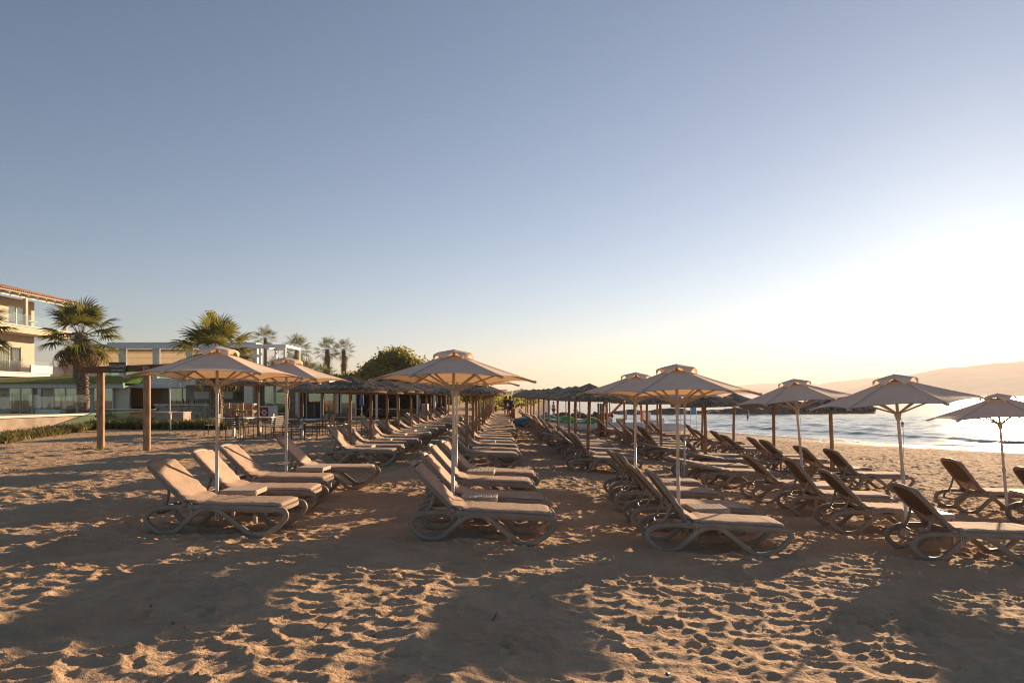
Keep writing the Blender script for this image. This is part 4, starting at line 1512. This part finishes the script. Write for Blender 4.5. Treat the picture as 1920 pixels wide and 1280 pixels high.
# --- restaurant with turf roof and a glazed upper storey
rs = thing('restaurant_building', 'modern two-storey glazed restaurant with turf roof and white fascias', 'building', (0, 0, 0))
# turf wing
part('fascia', (-33.0, 46.6, 2.42), (13.0, .3, .36), 'white', rs)
part('soffit', (-33.0, 48.6, 2.34), (12.9, 4.1, .10), 'cream', rs)
tr_ = MB()
tr_.add([(-39.8, 46.05, 2.602), (-26.55, 46.05, 2.602), (-26.55, 51.5, 3.35), (-39.8, 51.5, 3.05), (-39.8, 46.05, 2.55), (-26.55, 46.05, 2.55), (-26.55, 51.5, 2.55), (-39.8, 51.5, 2.55)],
        [(0, 1, 2, 3), (0, 4, 5, 1), (1, 5, 6, 2), (2, 6, 7, 3), (3, 7, 4, 0)])
tr_.build('turf_roof', MT['lawn'], rs)
part('back_wall', (-33, 47.5, 1.2), (12.8, .2, 2.3), 'cream', rs)
for x in (-38.5, -35.4, -32.3, -29.2):
    part('post', (x, 46.75, 1.2), (.22, .22, 2.2), 'white', rs)
for x in (-37.0, -33.9, -30.8, -28.2): window(rs, (x, 47.08, 1.25), 1.7 if x < -29 else 1.4, 2.05, 'y')
for x in (-37.4, -30.6): part('planter', (x, 45.2, .55), (1.6, .5, .5), 'white', rs)
# two-storey block
part('rear_core', (-24.4, 56.2, 1.4), (12.4, 4.0, 2.6), 'cream', rs)
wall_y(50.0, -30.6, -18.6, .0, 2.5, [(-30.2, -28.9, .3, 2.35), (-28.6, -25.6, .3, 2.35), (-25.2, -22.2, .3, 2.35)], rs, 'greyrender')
for (x0, x1) in ((-30.2, -28.9), (-25.2, -22.2)):
    window(rs, ((x0 + x1) / 2, 50.1, 1.32), x1 - x0, 2.05, 'y', True, bars=0 if x1 - x0 < 2 else 2)
part('roller_blind', (-27.1, 50.25, 1.62), (2.95, .05, 1.45), 'blind', rs)
part('opening_shade_sheet', (-27.1, 51.6, 1.2), (3.2, .1, 2.2), 'dark', rs)  # solid near-black sheet standing in for the shade inside the opening
part('awning', (-25.2, 49.2, 2.52), (11.6, 1.9, .14), 'white', rs)
part('awning_fascia', (-25.2, 48.22, 2.42), (11.7, .08, .34), 'white', rs)
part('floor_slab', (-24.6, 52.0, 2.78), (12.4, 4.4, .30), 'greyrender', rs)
for k, x in enumerate((-30.5, -28.55, -26.1, -23.65, -21.2, -18.8)):
    part('column', (x, 50.05, 4.08), (.34, .34, 2.3), 'white', rs)
    if k < 5:
        x1 = (-28.55, -26.1, -23.65, -21.2, -18.8)[k]
        m, w = (x + x1) / 2, x1 - x - .36
        part('balustrade_pane', (m, 50.0, 3.34), (w, .02, .75), 'glass_green', rs)
        bl = part('blind', (m, 50.35, 4.30 - .25 * (k % 2)), (w, .012, 1.7 + .5 * (k % 2)), 'blindcloth', rs)
        for j in range(4):
            part('batten', (m, 50.33, 3.7 + .38 * j), (w, .03, .025), 'cream_panel', bl)
part('upper_roof', (-24.6, 50.75, 5.36), (12.8, 2.1, .16), 'white', rs)
part('upper_fascia', (-24.6, 49.66, 5.30), (12.9, .10, .30), 'white', rs)
part('parapet', (-24.4, 51.0, 5.54), (11.0, 1.2, .20), 'cream', rs)
# white roof pergola at the right end
pg = thing('roof_pergola', 'white metal pergola frame on the right end of the upper storey', 'pergola', (0, 0, 0))
for (x, y) in ((-18.4, 49.9), (-16.6, 49.9), (-18.4, 53.2), (-16.6, 53.2)):
    part('post', (x, y, 3.95), (.16, .16, 2.6), 'white', pg)
part('front_beam', (-17.5, 49.9, 5.33), (2.0, .18, .22), 'white', pg)
part('rear_beam', (-17.5, 53.2, 5.33), (2.0, .18, .22), 'white', pg)
for x in (-18.45, -16.55): part('side_beam', (x, 51.55, 5.331), (.14, 3.1, .2), 'white', pg)
MB().bar((-18.3, 49.95, 3.2), (-17.0, 49.95, 5.1), .07, .07).build('brace', MT['white'], pg)
part('floor', (-17.5, 51.5, 2.72), (2.6, 4.2, .2), 'greyrender', pg)
part('support', (-17.4, 51.5, 1.3), (.4, 3.6, 2.65), 'cream', pg)

# --- beach bar under a flat white roof
bb = thing('beach_bar', 'open beach bar with white flat roof, stone counter and glass doors', 'bar', (0, 0, 0))
part('roof_slab', (-17.2, 45.6, 2.62), (11.2, 4.6, .30), 'white', bb)
part('fascia', (-20.0, 43.2, 2.60), (5.8, .12, .42), 'white', bb)
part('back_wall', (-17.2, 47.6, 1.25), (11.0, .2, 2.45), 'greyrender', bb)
part('stone_counter', (-20.6, 43.3, .62), (3.7, .7, 1.0), 'stone', bb)
part('counter_top', (-20.6, 43.28, 1.15), (3.8, .82, .07), 'cream', bb)
part('back_shelf', (-20.6, 47.2, 1.2), (3.6, .4, .06), 'cream', bb)
part('white_hood', (-20.2, 46.6, 1.75), (2.6, .8, .5), 'white', bb)
part('cream_pier', (-16.75, 43.6, 1.28), (.55, .5, 2.44), 'cream', bb)
part('brown_pillar', (-14.0, 43.4, 1.28), (.5, .5, 2.44), 'brownpost', bb)
part('pale_jamb', (-13.65, 43.45, 1.28), (.18, .4, 2.44), 'cream', bb)
for i in range(5):
    window(bb, (-15.95 + .0 + i * 1.02 if i < 2 else -12.9 + (i - 2) * 1.12, 44.4, 1.25), 1.0, 2.35, 'y', i in (0, 3, 4), bars=0)
part('room_shade_sheet', (-12.2, 46.8, 1.25), (4.4, .1, 2.4), 'dark', bb)  # flat sheet whose black colour paints the unlit room behind the doors
part('roof_slab', (-12.0, 45.5, 2.53), (4.9, 4.4, .12), 'white', bb)
part('floor', (-15.5, 44.5, .09), (13.8, 5.0, .10), 'deck', bb)
bt = MB().lathe([(.0, 0), (.036, 0), (.036, .17), (.014, .22), (.014, .29), (.0, .29)], 8).mesh('bottle', MT['bottle'])
rb = random.Random(9)
for i in range(22):
    x = -22.3 + i * .165
    o = obj('bottle', bt, None, (x, 43.25 + rb.uniform(-.2, .2), 1.185))
    s = rb.uniform(.8, 1.25)
    o.scale = (s, s, s)
    tag(o, f'dark bottle on the stone bar counter, {ORD[i]} from the left', 'bottle', 'bottles on the bar counter')

# front bar counter and stools
fc = thing('bar_counter', 'stone fronted bar counter with pale top behind the bar stools', 'counter', (-15.15, 37.6, 0))
part('front', (0, 0, .70), (2.0, .55, 1.06), 'stone', fc)
part('top', (0, -.05, 1.26), (2.2, .75, .07), 'white', fc)
def stool():
    root = thing('bar_stool', 'prototype', 'bar stool')
    for x in (-1, 1):
        for y in (-1, 1):
            MB().bar((x * .17, y * .17, .74 if y < 0 else 1.16), (x * .21, y * .21, 0), .04, .04, (0, 1, 0)).build('leg', MT['stoolwood'], root)
    part('seat', (0, 0, .76), (.40, .40, .04), 'stoolwood', root, .01)
    bk = MB()
    for z in (.90, 1.01, 1.12): bk.box((0, .185, z), (.36, .025, .07))
    bk.build('backrest', MT['stoolwood'], root)
    fr = MB()
    for z in (.25, .45):
        fr.box((0, -.19, z), (.36, .025, .03)); fr.box((-.19, 0, z + .05), (.025, .36, .03)); fr.box((.19, 0, z + .05), (.025, .36, .03))
    fr.build('rungs', MT['stoolwood'], root)
    return root
st0 = stool()
for i, (px, rz) in enumerate(((428, 2.9), (442, 3.2), (453, 3.0), (467, 3.3))):
    y = 36.4
    x = (px - 960) / 1280 * y
    o = st0 if i == 0 else copy_tree(st0)
    o.location = (x, y, gz(x, y)); o.rotation_euler = (0, 0, rz)
    tag(o, f'wooden ladder-back bar stool, {ORD[i]} from the left at the stone counter', 'bar stool', 'bar stools')

# red chest freezer with painted swirls
fz = thing('chest_freezer', 'red chest freezer with white and black swirls beside the bar stools', 'freezer', (-14.65, 40.5, gz(-14.6, 40.5)))
part('body', (-.28, 0, .46), (1.10, .6, .80), 'red', fz, .02)
part('lid', (-.1, 0, .89), (1.5, .62, .06), 'white', fz)
part('side_cabinet', (.47, 0, .46), (.36, .58, .80), 'white', fz, .01)
def disc(name, c, r, r2, mat, y=-.302, a0=0, a1=360):
    b = MB()
    n = 24
    pts = []
    for k in range(n + 1):
        a = R(a0 + (a1 - a0) * k / n)
        pts += [(c[0] + r * math.cos(a), y, c[1] + r * math.sin(a)), (c[0] + r2 * math.cos(a), y, c[1] + r2 * math.sin(a))]
    b.add(pts, [(2 * k, 2 * k + 2, 2 * k + 3, 2 * k + 1) for k in range(n)])
    b.build(name, MT[mat], fz)
disc('white_swirl', (-.50, .62), .36, .26, 'white', -.303, 150, 320)
disc('black_drop', (-.22, .38), .17, .0, 'dark', -.305)
disc('white_ring', (.05, .55), .16, .07, 'white', -.304)
disc('white_swirl', (-.18, .40), .30, .24, 'white', -.303, 180, 300)

# --- timber deck edging and shaded pergola further along
dk = thing('deck_step', 'low timber deck step in front of the bar terrace', 'deck', (0, 0, 0))
for k in range(6):
    part('plank', (-12.6, 34.2 + .26 * k, .20), (7.6, .24, .06), 'deck', dk)
part('riser', (-12.6, 34.06, .13), (7.6, .05, .16), 'deck', dk)
sp_ = thing('shade_pergola', 'dark roofed pergola on white posts behind the thatched umbrellas', 'pergola', (0, 0, 0))
part('roof', (-8.1, 47.5, 2.42), (6.6, 5.6, .12), 'metal_dark', sp_)
part('fascia', (-8.1, 44.66, 2.40), (6.7, .10, .22), 'greyrender', sp_)
for x in (-11.2, -10.3, -8.9, -7.5, -6.2, -5.1):
    part('post', (x, 44.9, 1.22), (.13, .13, 2.3), 'white', sp_)
part('back_screen', (-8.1, 50.1, 1.2), (6.6, .15, 2.3), 'dark', sp_)
part('bench', (-8.3, 48.9, .55), (5.6, .6, .5), 'brownpost', sp_)
part('half_wall', (-5.8, 45.6, .62), (.3, 1.6, 1.1), 'greyrender', sp_)
for x in (-10.6, -9.4, -8.2): part('table', (x, 46.8, .82), (.8, .8, .05), 'white', sp_)

# closed blue parasol by the pergola
cp = thing('closed_parasol', 'closed blue and white parasol leaning between the thatched umbrellas', 'parasol', (-8.15, 37, gz(-8.15, 37)))
MB().tube([(0, 0, 0), (0, 0, 2.3)], .022, 8).build('pole', MT['white'], cp, True)
MB().lathe([(.0, 2.25), (.05, 2.15), (.10, 1.6), (.13, 1.1), (.06, 1.05), (.0, 1.05)], 12).build('furled_canopy', M('blue_canvas', (.10, .16, .30), rough=.9, var=.3, scale=4, stretch=(8, 8, 1)), cp, True)

# ------------------------------------------------------------------ cafe tables and chairs on the sand
MT['chairwood'] = M('cafe_chair_slat', (.40, .27, .15), rough=.6, var=.2, rnd=.2)
MT['chairdark'] = M('cafe_chair_dark_slat', (.12, .075, .05), rough=.6, var=.2)
def cafe_chair(mat):
    root = thing('cafe_chair', 'prototype', 'chair')
    for x in (-1, 1):
        MB().tube([(x * .235, -.21, 0), (x * .235, -.20, .64)], .013, 6).build('leg', MT['metal_dark'], root, True)
        MB().tube([(x * .225, .24, 0), (x * .225, .20, .45), (x * .215, .28, .86)], .013, 6).build('leg', MT['metal_dark'], root, True)
        part('armrest', (x * .235, .01, .655), (.045, .46, .022), mat, root)
    s = MB()
    for k in range(5): s.box((0, -.18 + .09 * k, .445), (.44, .072, .018))
    s.build('seat', MT[mat], root)
    b = MB()
    for k in range(5):
        b.box((0, .222 + .013 * k, .54 + .073 * k), (.42, .016, .052))
    b.build('backrest', MT[mat], root)
    return root
ch = {'chairwood': cafe_chair('chairwood'), 'chairdark': cafe_chair('chairdark')}
chairs = [
    (397, 26.6, 95, 'chairwood', 'pale slatted cafe chair standing alone left of the first parasol pole'),
    (437, 24.9, 15, 'chairdark', 'dark cafe chair with its back to the camera, first from the left'),
    (459, 25.6, -30, 'chairdark', 'dark slatted cafe chair right of the first parasol pole'),
    (451, 28.2, 175, 'chairwood', 'cafe chair behind the left cafe table'),
    (500, 28.0, 100, 'chairwood', 'pale cafe chair left of the second parasol pole'),
    (514, 26.2, 70, 'chairwood', 'sunlit slatted cafe chair just left of the second parasol pole'),
    (546, 27.4, 30, 'chairdark', 'brown cafe chair just right of the second parasol pole'),
    (555, 24.6, 0, 'chairdark', 'dark slatted cafe chair back nearest the loungers'),
    (583, 25.8, -70, 'chairdark', 'dark cafe chair on the right of the middle table'),
    (600, 28.6, 80, 'chairwood', 'left of a pair of pale cafe chairs turned to the sea'),
    (613, 28.4, 75, 'chairwood', 'right of a pair of pale cafe chairs turned to the sea'),
    (632, 29.5, 170, 'chairdark', 'brown cafe chair behind the pale pair'),
    (643, 27.2, 5, 'chairdark', 'dark cafe chair beside the nearest thatched umbrella pole'),
    (674, 27.6, -15, 'chairwood', 'tan backed cafe chair right of the nearest thatched umbrella pole'),
    (690, 30.5, -60, 'chairwood', 'pale cafe chair between two thatched umbrella poles'),
]
first = {k: True for k in ch}
for (px, y, rz, mt, lab) in chairs:
    x = (px - 960) / 1280 * y
    o = ch[mt] if first[mt] else copy_tree(ch[mt])
    first[mt] = False
    o.location = (x, y, gz(x, y)); o.rotation_euler = (0, 0, R(rz + 180))
    tag(o, lab, 'chair', 'cafe chairs on the sand')
def cafe_table(lab, px, y, w, d):
    x = (px - 960) / 1280 * y
    root = thing('cafe_table', lab, 'table', (x, y, gz(x, y)), 0, 'cafe tables on the sand')
    part('table_top', (0, 0, .735), (w, d, .035), 'white', root, .008)
    part('leg', (0, 0, .37), (.10, .10, .70), 'white', root)
    part('foot', (0, 0, .02), (.5, .5, .04), 'metal_grey', root)
cafe_table('white cafe table with central leg under the leftmost chairs', 438, 26.2, 1.3, .8)
cafe_table('white cafe table around the wooden umbrella pole', 487, 27.6, 1.2, .8)
cafe_table('white cafe table among dark chairs right of the second parasol pole', 566, 25.9, 1.15, .8)
cafe_table('white cafe table behind the nearest thatched umbrella pole', 655, 29.2, 1.2, .8)

for i, (px, y, sc, lab) in enumerate(((484, 27.3, 1.16, 'wide grey thatched umbrella over the cafe tables'), (568, 31.5, 1.02, 'thatched umbrella between the second parasol and nearest thatch'), (605, 33.5, 1.0, 'sunlit thatched umbrella half hidden behind the nearest thatch'))):
    x = (px - 960) / 1280 * y
    o = make_thatch(2.28, 1.15, 1.78, 20 + i)
    o.location = (x, y, gz(x, y)); o.scale = (sc, sc, sc)
    tag(o, lab, 'umbrella', 'thatched umbrellas at the cafe')
# ------------------------------------------------------------------ pedal boats on the sand
MT['boatwhite'] = M('white_gelcoat', (.68, .66, .63), rough=.3, var=.08)
MT['green'] = M('green_tarpaulin', (.05, .33, .04), rough=.55, var=.15, scale=3)
MT['blue'] = M('blue_hull_paint', (.10, .30, .46), rough=.4, var=.15)
MT['orange'] = M('orange_slide', (.62, .12, .035), rough=.35, var=.1)
MT['yellow'] = M('yellow_seat', (.60, .42, .10), rough=.5, var=.1)
def hull(parent, L_, W, H, y0, mat, name='hull'):
    prof = []
    n = 14
    def f(i, j):
        x = -L_ / 2 + L_ * i
        t = abs(2 * i - 1)
        w = W / 2 * (1 - t ** 4) ** .6
        a = math.pi * 2 * j
        zz = H * .5 + H * .18 * t ** 3
        return (x, y0 + w * math.cos(a), zz + (H * .5) * math.sin(a) * (1 - .5 * t ** 6))
    return MB().grid(f, n, 12).build(name, MT[mat], parent, True)
def pedal_boat(label, x, y, rz, hullmat, cover=None, slide=False, L_=3.2):
    root = thing('pedal_boat', label, 'boat', (x, y, gz(x, y) - .02), rz, 'pedal boats on the sand')
    for s in (-1, 1): hull(root, L_, .55, .55, s * .62, hullmat)
    part('deck', (0, 0, .55), (L_ * .78, 1.5, .12), hullmat, root, .03)
    if cover:
        def g(i, j):
            xx = -L_ * .46 + L_ * .92 * i; yy = (j - .5) * 1.75
            h = .58 + .22 * math.exp(-((i - .62) / .14) ** 2) + .12 * math.exp(-((i - .25) / .10) ** 2)
            e = max(abs(2 * i - 1), abs(2 * j - 1))
            return (xx, yy, .52 + (h - .52) * (1 - e ** 6) + .02 * math.sin(9 * i + 5 * j))
        MB().grid(g, 24, 10).build('cover', MT[cover], root, True)
    else:
        for s in (-1, 1):
            part('seat', (-.1, s * .36, .72), (.5, .5, .16), 'yellow' if slide else 'boatwhite', root, .04)
            part('seat_back', (-.38, s * .36, .98), (.14, .5, .5), 'boatwhite', root, .04)
        part('pedal_box', (.55, 0, .72), (.35, .5, .30), 'boatwhite', root, .05)
    if slide:
        path = crom([(1.15, 0, .55), (.5, 0, .95), (-.1, 0, 1.55), (-.45, 0, 1.82), (-.85, 0, 1.84), (-1.15, 0, 1.6), (-1.25, 0, 1.1), (-1.25, 0, .6)], 5)
        b = MB()
        for k, p in enumerate(path): pass
        for a, c in zip(path, path[1:]):
            b.bar(a, c, .46, .05, (0, 1, 0) if False else (0, 0, 1))
        for s in (-1, 1):
            b.tube([Vector((p.x, s * .25, p.z + .06)) for p in path], .05, 6)
        b.build('slide', MT['orange'], root)
        ld = MB()
        for z in (.8, 1.05, 1.3, 1.55): ld.box((-1.27, 0, z), (.03, .44, .03))
        ld.build('ladder', MT['steel'], root)
    return root
def PX(px, y): return (px - 960) / 1280 * y
pedal_boat('blue and white pedal boat, leftmost of the boats on the sand', PX(1016, 40.5), 40.5, .15, 'blue', 'blue')
pedal_boat('pedal boat under a bright green cover left of the other green one', PX(1050, 39.2), 39.2, .1, 'boatwhite', 'green')
pedal_boat('pedal boat under a bright green cover nearest the orange slide', PX(1098, 38.6), 38.6, -.1, 'boatwhite', 'green')
pedal_boat('white pedal boat with an orange slide', PX(1160, 38.2), 38.2, 3.0, 'boatwhite', None, True, 3.4)
pedal_boat('white pedal boat with yellow seats right of the orange slide', PX(1222, 39.5), 39.5, .2, 'boatwhite', None, False, 3.4)

# bundle of spare umbrella posts
for k, px in enumerate((1122, 1126.5, 1131)):
    y = 33 + .1 * k
    o = thing('spare_post', f'{["left", "middle", "right"][k]} one of three spare wooden posts standing together', 'post', (PX(px, y), y, gz(PX(px, y), y)), 0, 'spare umbrella posts')
    MB().tube([(0, 0, -.1), (.01, 0, .9), (0, .01, 1.62)], [.055, .052, .05], 10).build('post', MT['wood'], o, True)
    MB().tube([(0, 0, 1.2), (0, 0, 1.25)], .058, 10).build('band', MT['rope'], o, True)

# small blue notice board at the water's edge
nb = thing('notice_board', 'small blue framed notice board on thin legs at the waterline', 'sign', (PX(1300, 47), 47, gz(PX(1300, 47), 47)), -.2)
for s in (-1, 1): MB().tube([(s * .2, 0, -.2), (s * .2, 0, 1.75)], .016, 6).build('leg', MT['white'], nb, True)
part('frame', (0, 0, 1.42), (.42, .03, .64), 'white', nb)
part('panel', (0, -.02, 1.42), (.34, .02, .56), 'blue', nb)

# thin marker poles and beach posts
for i, (px, y) in enumerate(((1061, 52), (1087, 50), (1143, 46), (1203, 44))):
    o = thing('beach_pole', f'thin bare wooden pole near the boats, {ORD[i]} from the left', 'pole', (PX(px, y), y, gz(PX(px, y), y)), 0, 'bare poles near the boats')
    MB().tube([(0, 0, -.2), (.01, 0, 1.0), (0, .01, 1.85)], .04, 8).build('shaft', MT['wood'], o, True)
    MB().lathe([(.0, 1.9), (.035, 1.88), (.045, 1.85), (.0, 1.84)], 8).build('cap', MT['thatch_under'], o, True)

# ------------------------------------------------------------------ rocks and reef
MT['rock'] = M('dark_shore_rock', (.085, .07, .06), rough=.9, var=.45, scale=1.5, bump=.6, bscale=6)
def rock_mesh(seed, n=14):
    def f(i, j):
        th, ph = math.pi * i, 2 * math.pi * j
        d = Vector((math.sin(th) * math.cos(ph), math.sin(th) * math.sin(ph), math.cos(th)))
        r = 1 + .45 * mnoise.noise(d * 1.3 + Vector((seed, 0, 0))) + .18 * mnoise.noise(d * 3.7 + Vector((0, seed, 0)))
        return tuple(d * r)
    return MB().grid(f, n, n * 2).mesh('rock', MT['rock'], False)
RK = [rock_mesh(k * 3.7) for k in range(4)]
rk = random.Random(8)
for i in range(16):
    px = 1028 + i * 7.5 + rk.uniform(-3, 3)
    y = rk.uniform(70, 78)
    o = obj('shore_rock', RK[i % 4], None, (PX(px, y), y, max(gz(PX(px, y), y), SEA_Z) + .1), (rk.random(), rk.random(), rk.random() * 6))
    s = rk.uniform(.25, .5)
    o.scale = (s * 1.5, s, s * .8)
    tag(o, f'dark shore rock beyond the boats, {ORD[i]} from the left', 'rock', 'rocks beyond the boats')
# long low reef lying in the water
def reef_h(x, y):
    u = (x - 30) / 22.0
    return np.maximum(0, 1 - u ** 4) * np.maximum(0, 1 - ((y - 92 - .08 * (x - 30)) / 2.6) ** 2)
xs = np.linspace(7, 53, 180); ys2 = np.linspace(87, 97, 30)
Xr, Yr = np.meshgrid(xs, ys2, indexing='ij')
Zr = SEA_Z - .5 + reef_h(Xr, Yr) * (.75 + .95 * fbm(Xr * .5, Yr * .6, 101, 4)) * (.7 + .5 * vnoise(Xr * .12, Yr * 0, 104))
rf_ = obj('reef', np_mesh('reef', np.stack([Xr.ravel(), Yr.ravel(), Zr.ravel()], 1), grid_faces(180, 30), MT['rock'], False))
tag(rf_, 'long low dark rocky reef lying in the sea', kind='structure')

# ------------------------------------------------------------------ people
def skin_body(name, joints, edges, radii, mat, parent=None):
    me = bpy.data.meshes.new(name)
    me.from_pydata(joints, edges, [])
    o = bpy.data.objects.new(name, me)
    link(o)
    m = o.modifiers.new('skin', 'SKIN')
    sv_ = me.skin_vertices[0].data
    for i, r in enumerate(radii):
        sv_[i].radius = (r, r)
        sv_[i].use_root = (i == 0)
    m.use_smooth_shade = True
    s = o.modifiers.new('sub', 'SUBSURF'); s.levels = 1; s.render_levels = 1
    me.materials.append(mat)
    o.parent = parent
    return o
MT['skin'] = M('tanned_skin', (.36, .20, .13), rough=.55, var=.08)
MT['hair'] = M('dark_hair', (.03, .02, .015), rough=.6, var=.2)
def person(label, x, y, z, rz, pose, top, bottom):
    """one continuous body; clothing follows as slightly larger shells"""
    root = thing('person', label, 'person', (x, y, z), rz)
    if pose == 'stand':
        J = [(0, 0, .95), (0, .01, 1.15), (0, 0, 1.38), (0, -.01, 1.50), (0, -.02, 1.60), (0, -.02, 1.70),
             (.18, 0, 1.40), (.24, .02, 1.14), (.25, -.06, .92), (-.18, 0, 1.40), (-.25, .03, 1.14), (-.25, -.04, .92),
             (.09, 0, .90), (.10, -.01, .50), (.11, .02, .08), (.11, -.12, .03), (-.09, 0, .90), (-.11, -.03, .50), (-.12, .05, .08), (-.12, -.09, .03),
             (.255, -.08, .84), (-.255, -.06, .84)]
    elif pose == 'sit':
        J = [(0, 0, .42), (0, .03, .62), (0, .05, .85), (0, .04, .97), (0, .02, 1.07), (0, .01, 1.17),
             (.17, .05, .87), (.23, .0, .62), (.18, -.20, .50), (-.17, .05, .87), (-.23, .0, .62), (-.18, -.2, .50),
             (.09, -.03, .42), (.12, -.42, .46), (.12, -.50, .08), (.12, -.62, .04), (-.09, -.03, .42), (-.12, -.42, .46), (-.12, -.48, .08), (-.12, -.6, .04),
             (.16, -.28, .48), (-.16, -.28, .48)]
    E = [(0, 1), (1, 2), (2, 3), (3, 4), (4, 5), (2, 6), (6, 7), (7, 8), (8, 20), (2, 9), (9, 10), (10, 11), (11, 21), (0, 12), (12, 13), (13, 14), (14, 15), (0, 16), (16, 17), (17, 18), (18, 19)]
    Rr = [.13, .12, .13, .055, .085, .07, .06, .045, .035, .06, .045, .035, .085, .058, .042, .035, .085, .058, .042, .035, .03, .03]
    skin_body('body', J, E, Rr, MT['skin'], root)
    hv = Vector(J[4])
    MB().lathe([(.0, .135), (.06, .12), (.095, .06), (.10, -.02), (.08, -.06), (.0, -.06)], 12, (hv.x, hv.y + .02, hv.z + .02)).build('hair', MT['hair'], root, True)
    if top:
        skin_body('shirt', [J[0], J[1], J[2], J[6], J[9], tuple((Vector(J[6]) + Vector(J[7])) / 2), tuple((Vector(J[9]) + Vector(J[10])) / 2)], [(0, 1), (1, 2), (2, 3), (2, 4), (3, 5), (4, 6)], [.15, .145, .15, .075, .075, .06, .06], top, root)
    if bottom:
        skin_body('shorts', [J[0], J[12], tuple((Vector(J[12]) + Vector(J[13])) / 2), J[16], tuple((Vector(J[16]) + Vector(J[17])) / 2)], [(0, 1), (1, 2), (0, 3), (3, 4)], [.15, .10, .085, .10, .085], bottom, root)
    return root
blk = M('black_cloth', (.02, .02, .022), rough=.9, var=.2)
red = M('coral_cloth', (.42, .09, .06), rough=.9, var=.2)
blu = M('blue_cloth', (.06, .10, .25), rough=.9, var=.2)
wht = M('white_cloth', (.6, .58, .55), rough=.9, var=.1)
person('person in black standing in the aisle between the lounger files', PX(957, 47.5), 47.5, gz(PX(957, 47.5), 47.5), .4, 'stand', blk, blk)
person('person in dark clothes standing left of the aisle far off', PX(949, 49), 49, gz(PX(949, 49), 49), 2.6, 'stand', blk, blu)
person('person in coral clothes sitting at the far end of the aisle', PX(961, 44.5), 44.5, gz(PX(961, 44.5), 44.5), -1.2, 'sit', red, red)
person('person in white standing beside the orange slide', PX(1134, 40.5), 40.5, gz(PX(1134, 40.5), 40.5), .6, 'stand', wht, blk)
person('bather standing waist deep in the sea beyond the parasols', PX(1402, 74), 74, SEA_Z - .95, 1.2, 'stand', None, blk)
person('person in a red top standing at the water beyond the boats', PX(1079, 68), 68, gz(PX(1079, 68), 68), 1.0, 'stand', red, blu)
person('person standing on the far shore between umbrella poles', PX(1038, 70), 70, gz(PX(1038, 70), 70), 2.0, 'stand', None, blk)
bx_, by_ = PX(1692, 56), 56
sw = thing('person', 'head of a swimmer showing above the water right of centre', 'person', (bx_, by_, SEA_Z - 1.42))
skin_body('body', [(0, 0, .95), (0, .01, 1.15), (0, 0, 1.36), (0, -.01, 1.46), (0, -.02, 1.56), (0, -.02, 1.66), (.18, 0, 1.38), (-.18, 0, 1.38)], [(0, 1), (1, 2), (2, 3), (3, 4), (4, 5), (2, 6), (2, 7)], [.13, .12, .13, .055, .09, .075, .06, .06], MT['skin'], sw)
MB().lathe([(.0, .14), (.06, .13), (.10, .06), (.105, -.02), (.09, -.08), (.0, -.08)], 12, (0, 0, 1.58)).build('hair', MT['hair'], sw, True)

# ------------------------------------------------------------------ litter on the near sand
MT['twig'] = M('dry_twig', (.11, .075, .045), rough=.9, var=.3)
MT['cap'] = M('blue_bottle_cap', (.02, .16, .45), rough=.4, var=.05)
MT['pebble'] = M('brown_pebble', (.22, .15, .10), rough=.8, var=.3)
MT['shell'] = M('pale_shell', (.62, .56, .50), rough=.5, var=.1)
def sz(x, y):
    return gz(x, y) + float(ripple(np.array([x]), np.array([y]))[0])
def on_px(px, py):
    d = 6.0
    for _ in range(20):
        x = (px - 960) / 1280 * d
        d = (EYE - sz(x, d)) * 1280 / (py - 740)
    return (px - 960) / 1280 * d, d
for i, (px, py, L_, a) in enumerate(((610, 1178, .09, .9), (928, 1160, .10, 1.2))):
    x, y = on_px(px, py)
    z = sz(x, y)
    o = tag(MB().tube(crom([(-L_ / 2 * math.cos(a), -L_ / 2 * math.sin(a), .004), (0, .01, .012), (L_ / 2 * math.cos(a), L_ / 2 * math.sin(a), .05)], 3), [.004, .005, .005, .0045, .004, .003, .002], 5).build('twig', MT['twig'], None, True),
            ['short dark twig on the sand left of centre', 'upright dark twig sticking out of the sand near bottom centre', 'small twig behind the upright twig', 'long thin twig lying on the sand at lower left', 'dark twig lying in front of the third parasol', 'dark twig on the sand at the right edge'][i], 'twig', 'twigs on the sand')
    o.location = (x, y, z)
x, y = on_px(1251, 1265)
o = MB().lathe([(.0, .012), (.014, .012), (.015, .0), (.0, .0)], 14).build('litter_cap', MT['cap'], None, True)
o.location = (x, y, sz(x, y) + .004); o.rotation_euler = (.5, .3, 0)
tag(o, 'bright blue bottle cap lying on the sand at the bottom', 'bottle cap')
rk2 = random.Random(77)
for i, (px, py) in enumerate(((325, 1168), (700, 1185), (1072, 1163), (1130, 1090), (1716, 1172), (283, 1136), (1505, 1218), (1390, 1240))):
    x, y = on_px(px, py)
    pale = i in (2, 3, 6, 7)
    o = obj('pebble', RK[i % 4].copy(), None, (x, y, sz(x, y) + .003), (rk2.random(), rk2.random(), rk2.random() * 6))
    o.data.materials[0] = MT['shell'] if pale else MT['pebble']
    s = rk2.uniform(.007, .014) if pale else rk2.uniform(.008, .016)
    o.scale = (s * 1.3, s, s * .7)
    tag(o, f'{"pale shell" if pale else "small dark pebble"} on the near sand, {ORD[i]} of those scattered in the foreground', 'shell' if pale else 'pebble', 'pebbles and shells on the near sand')
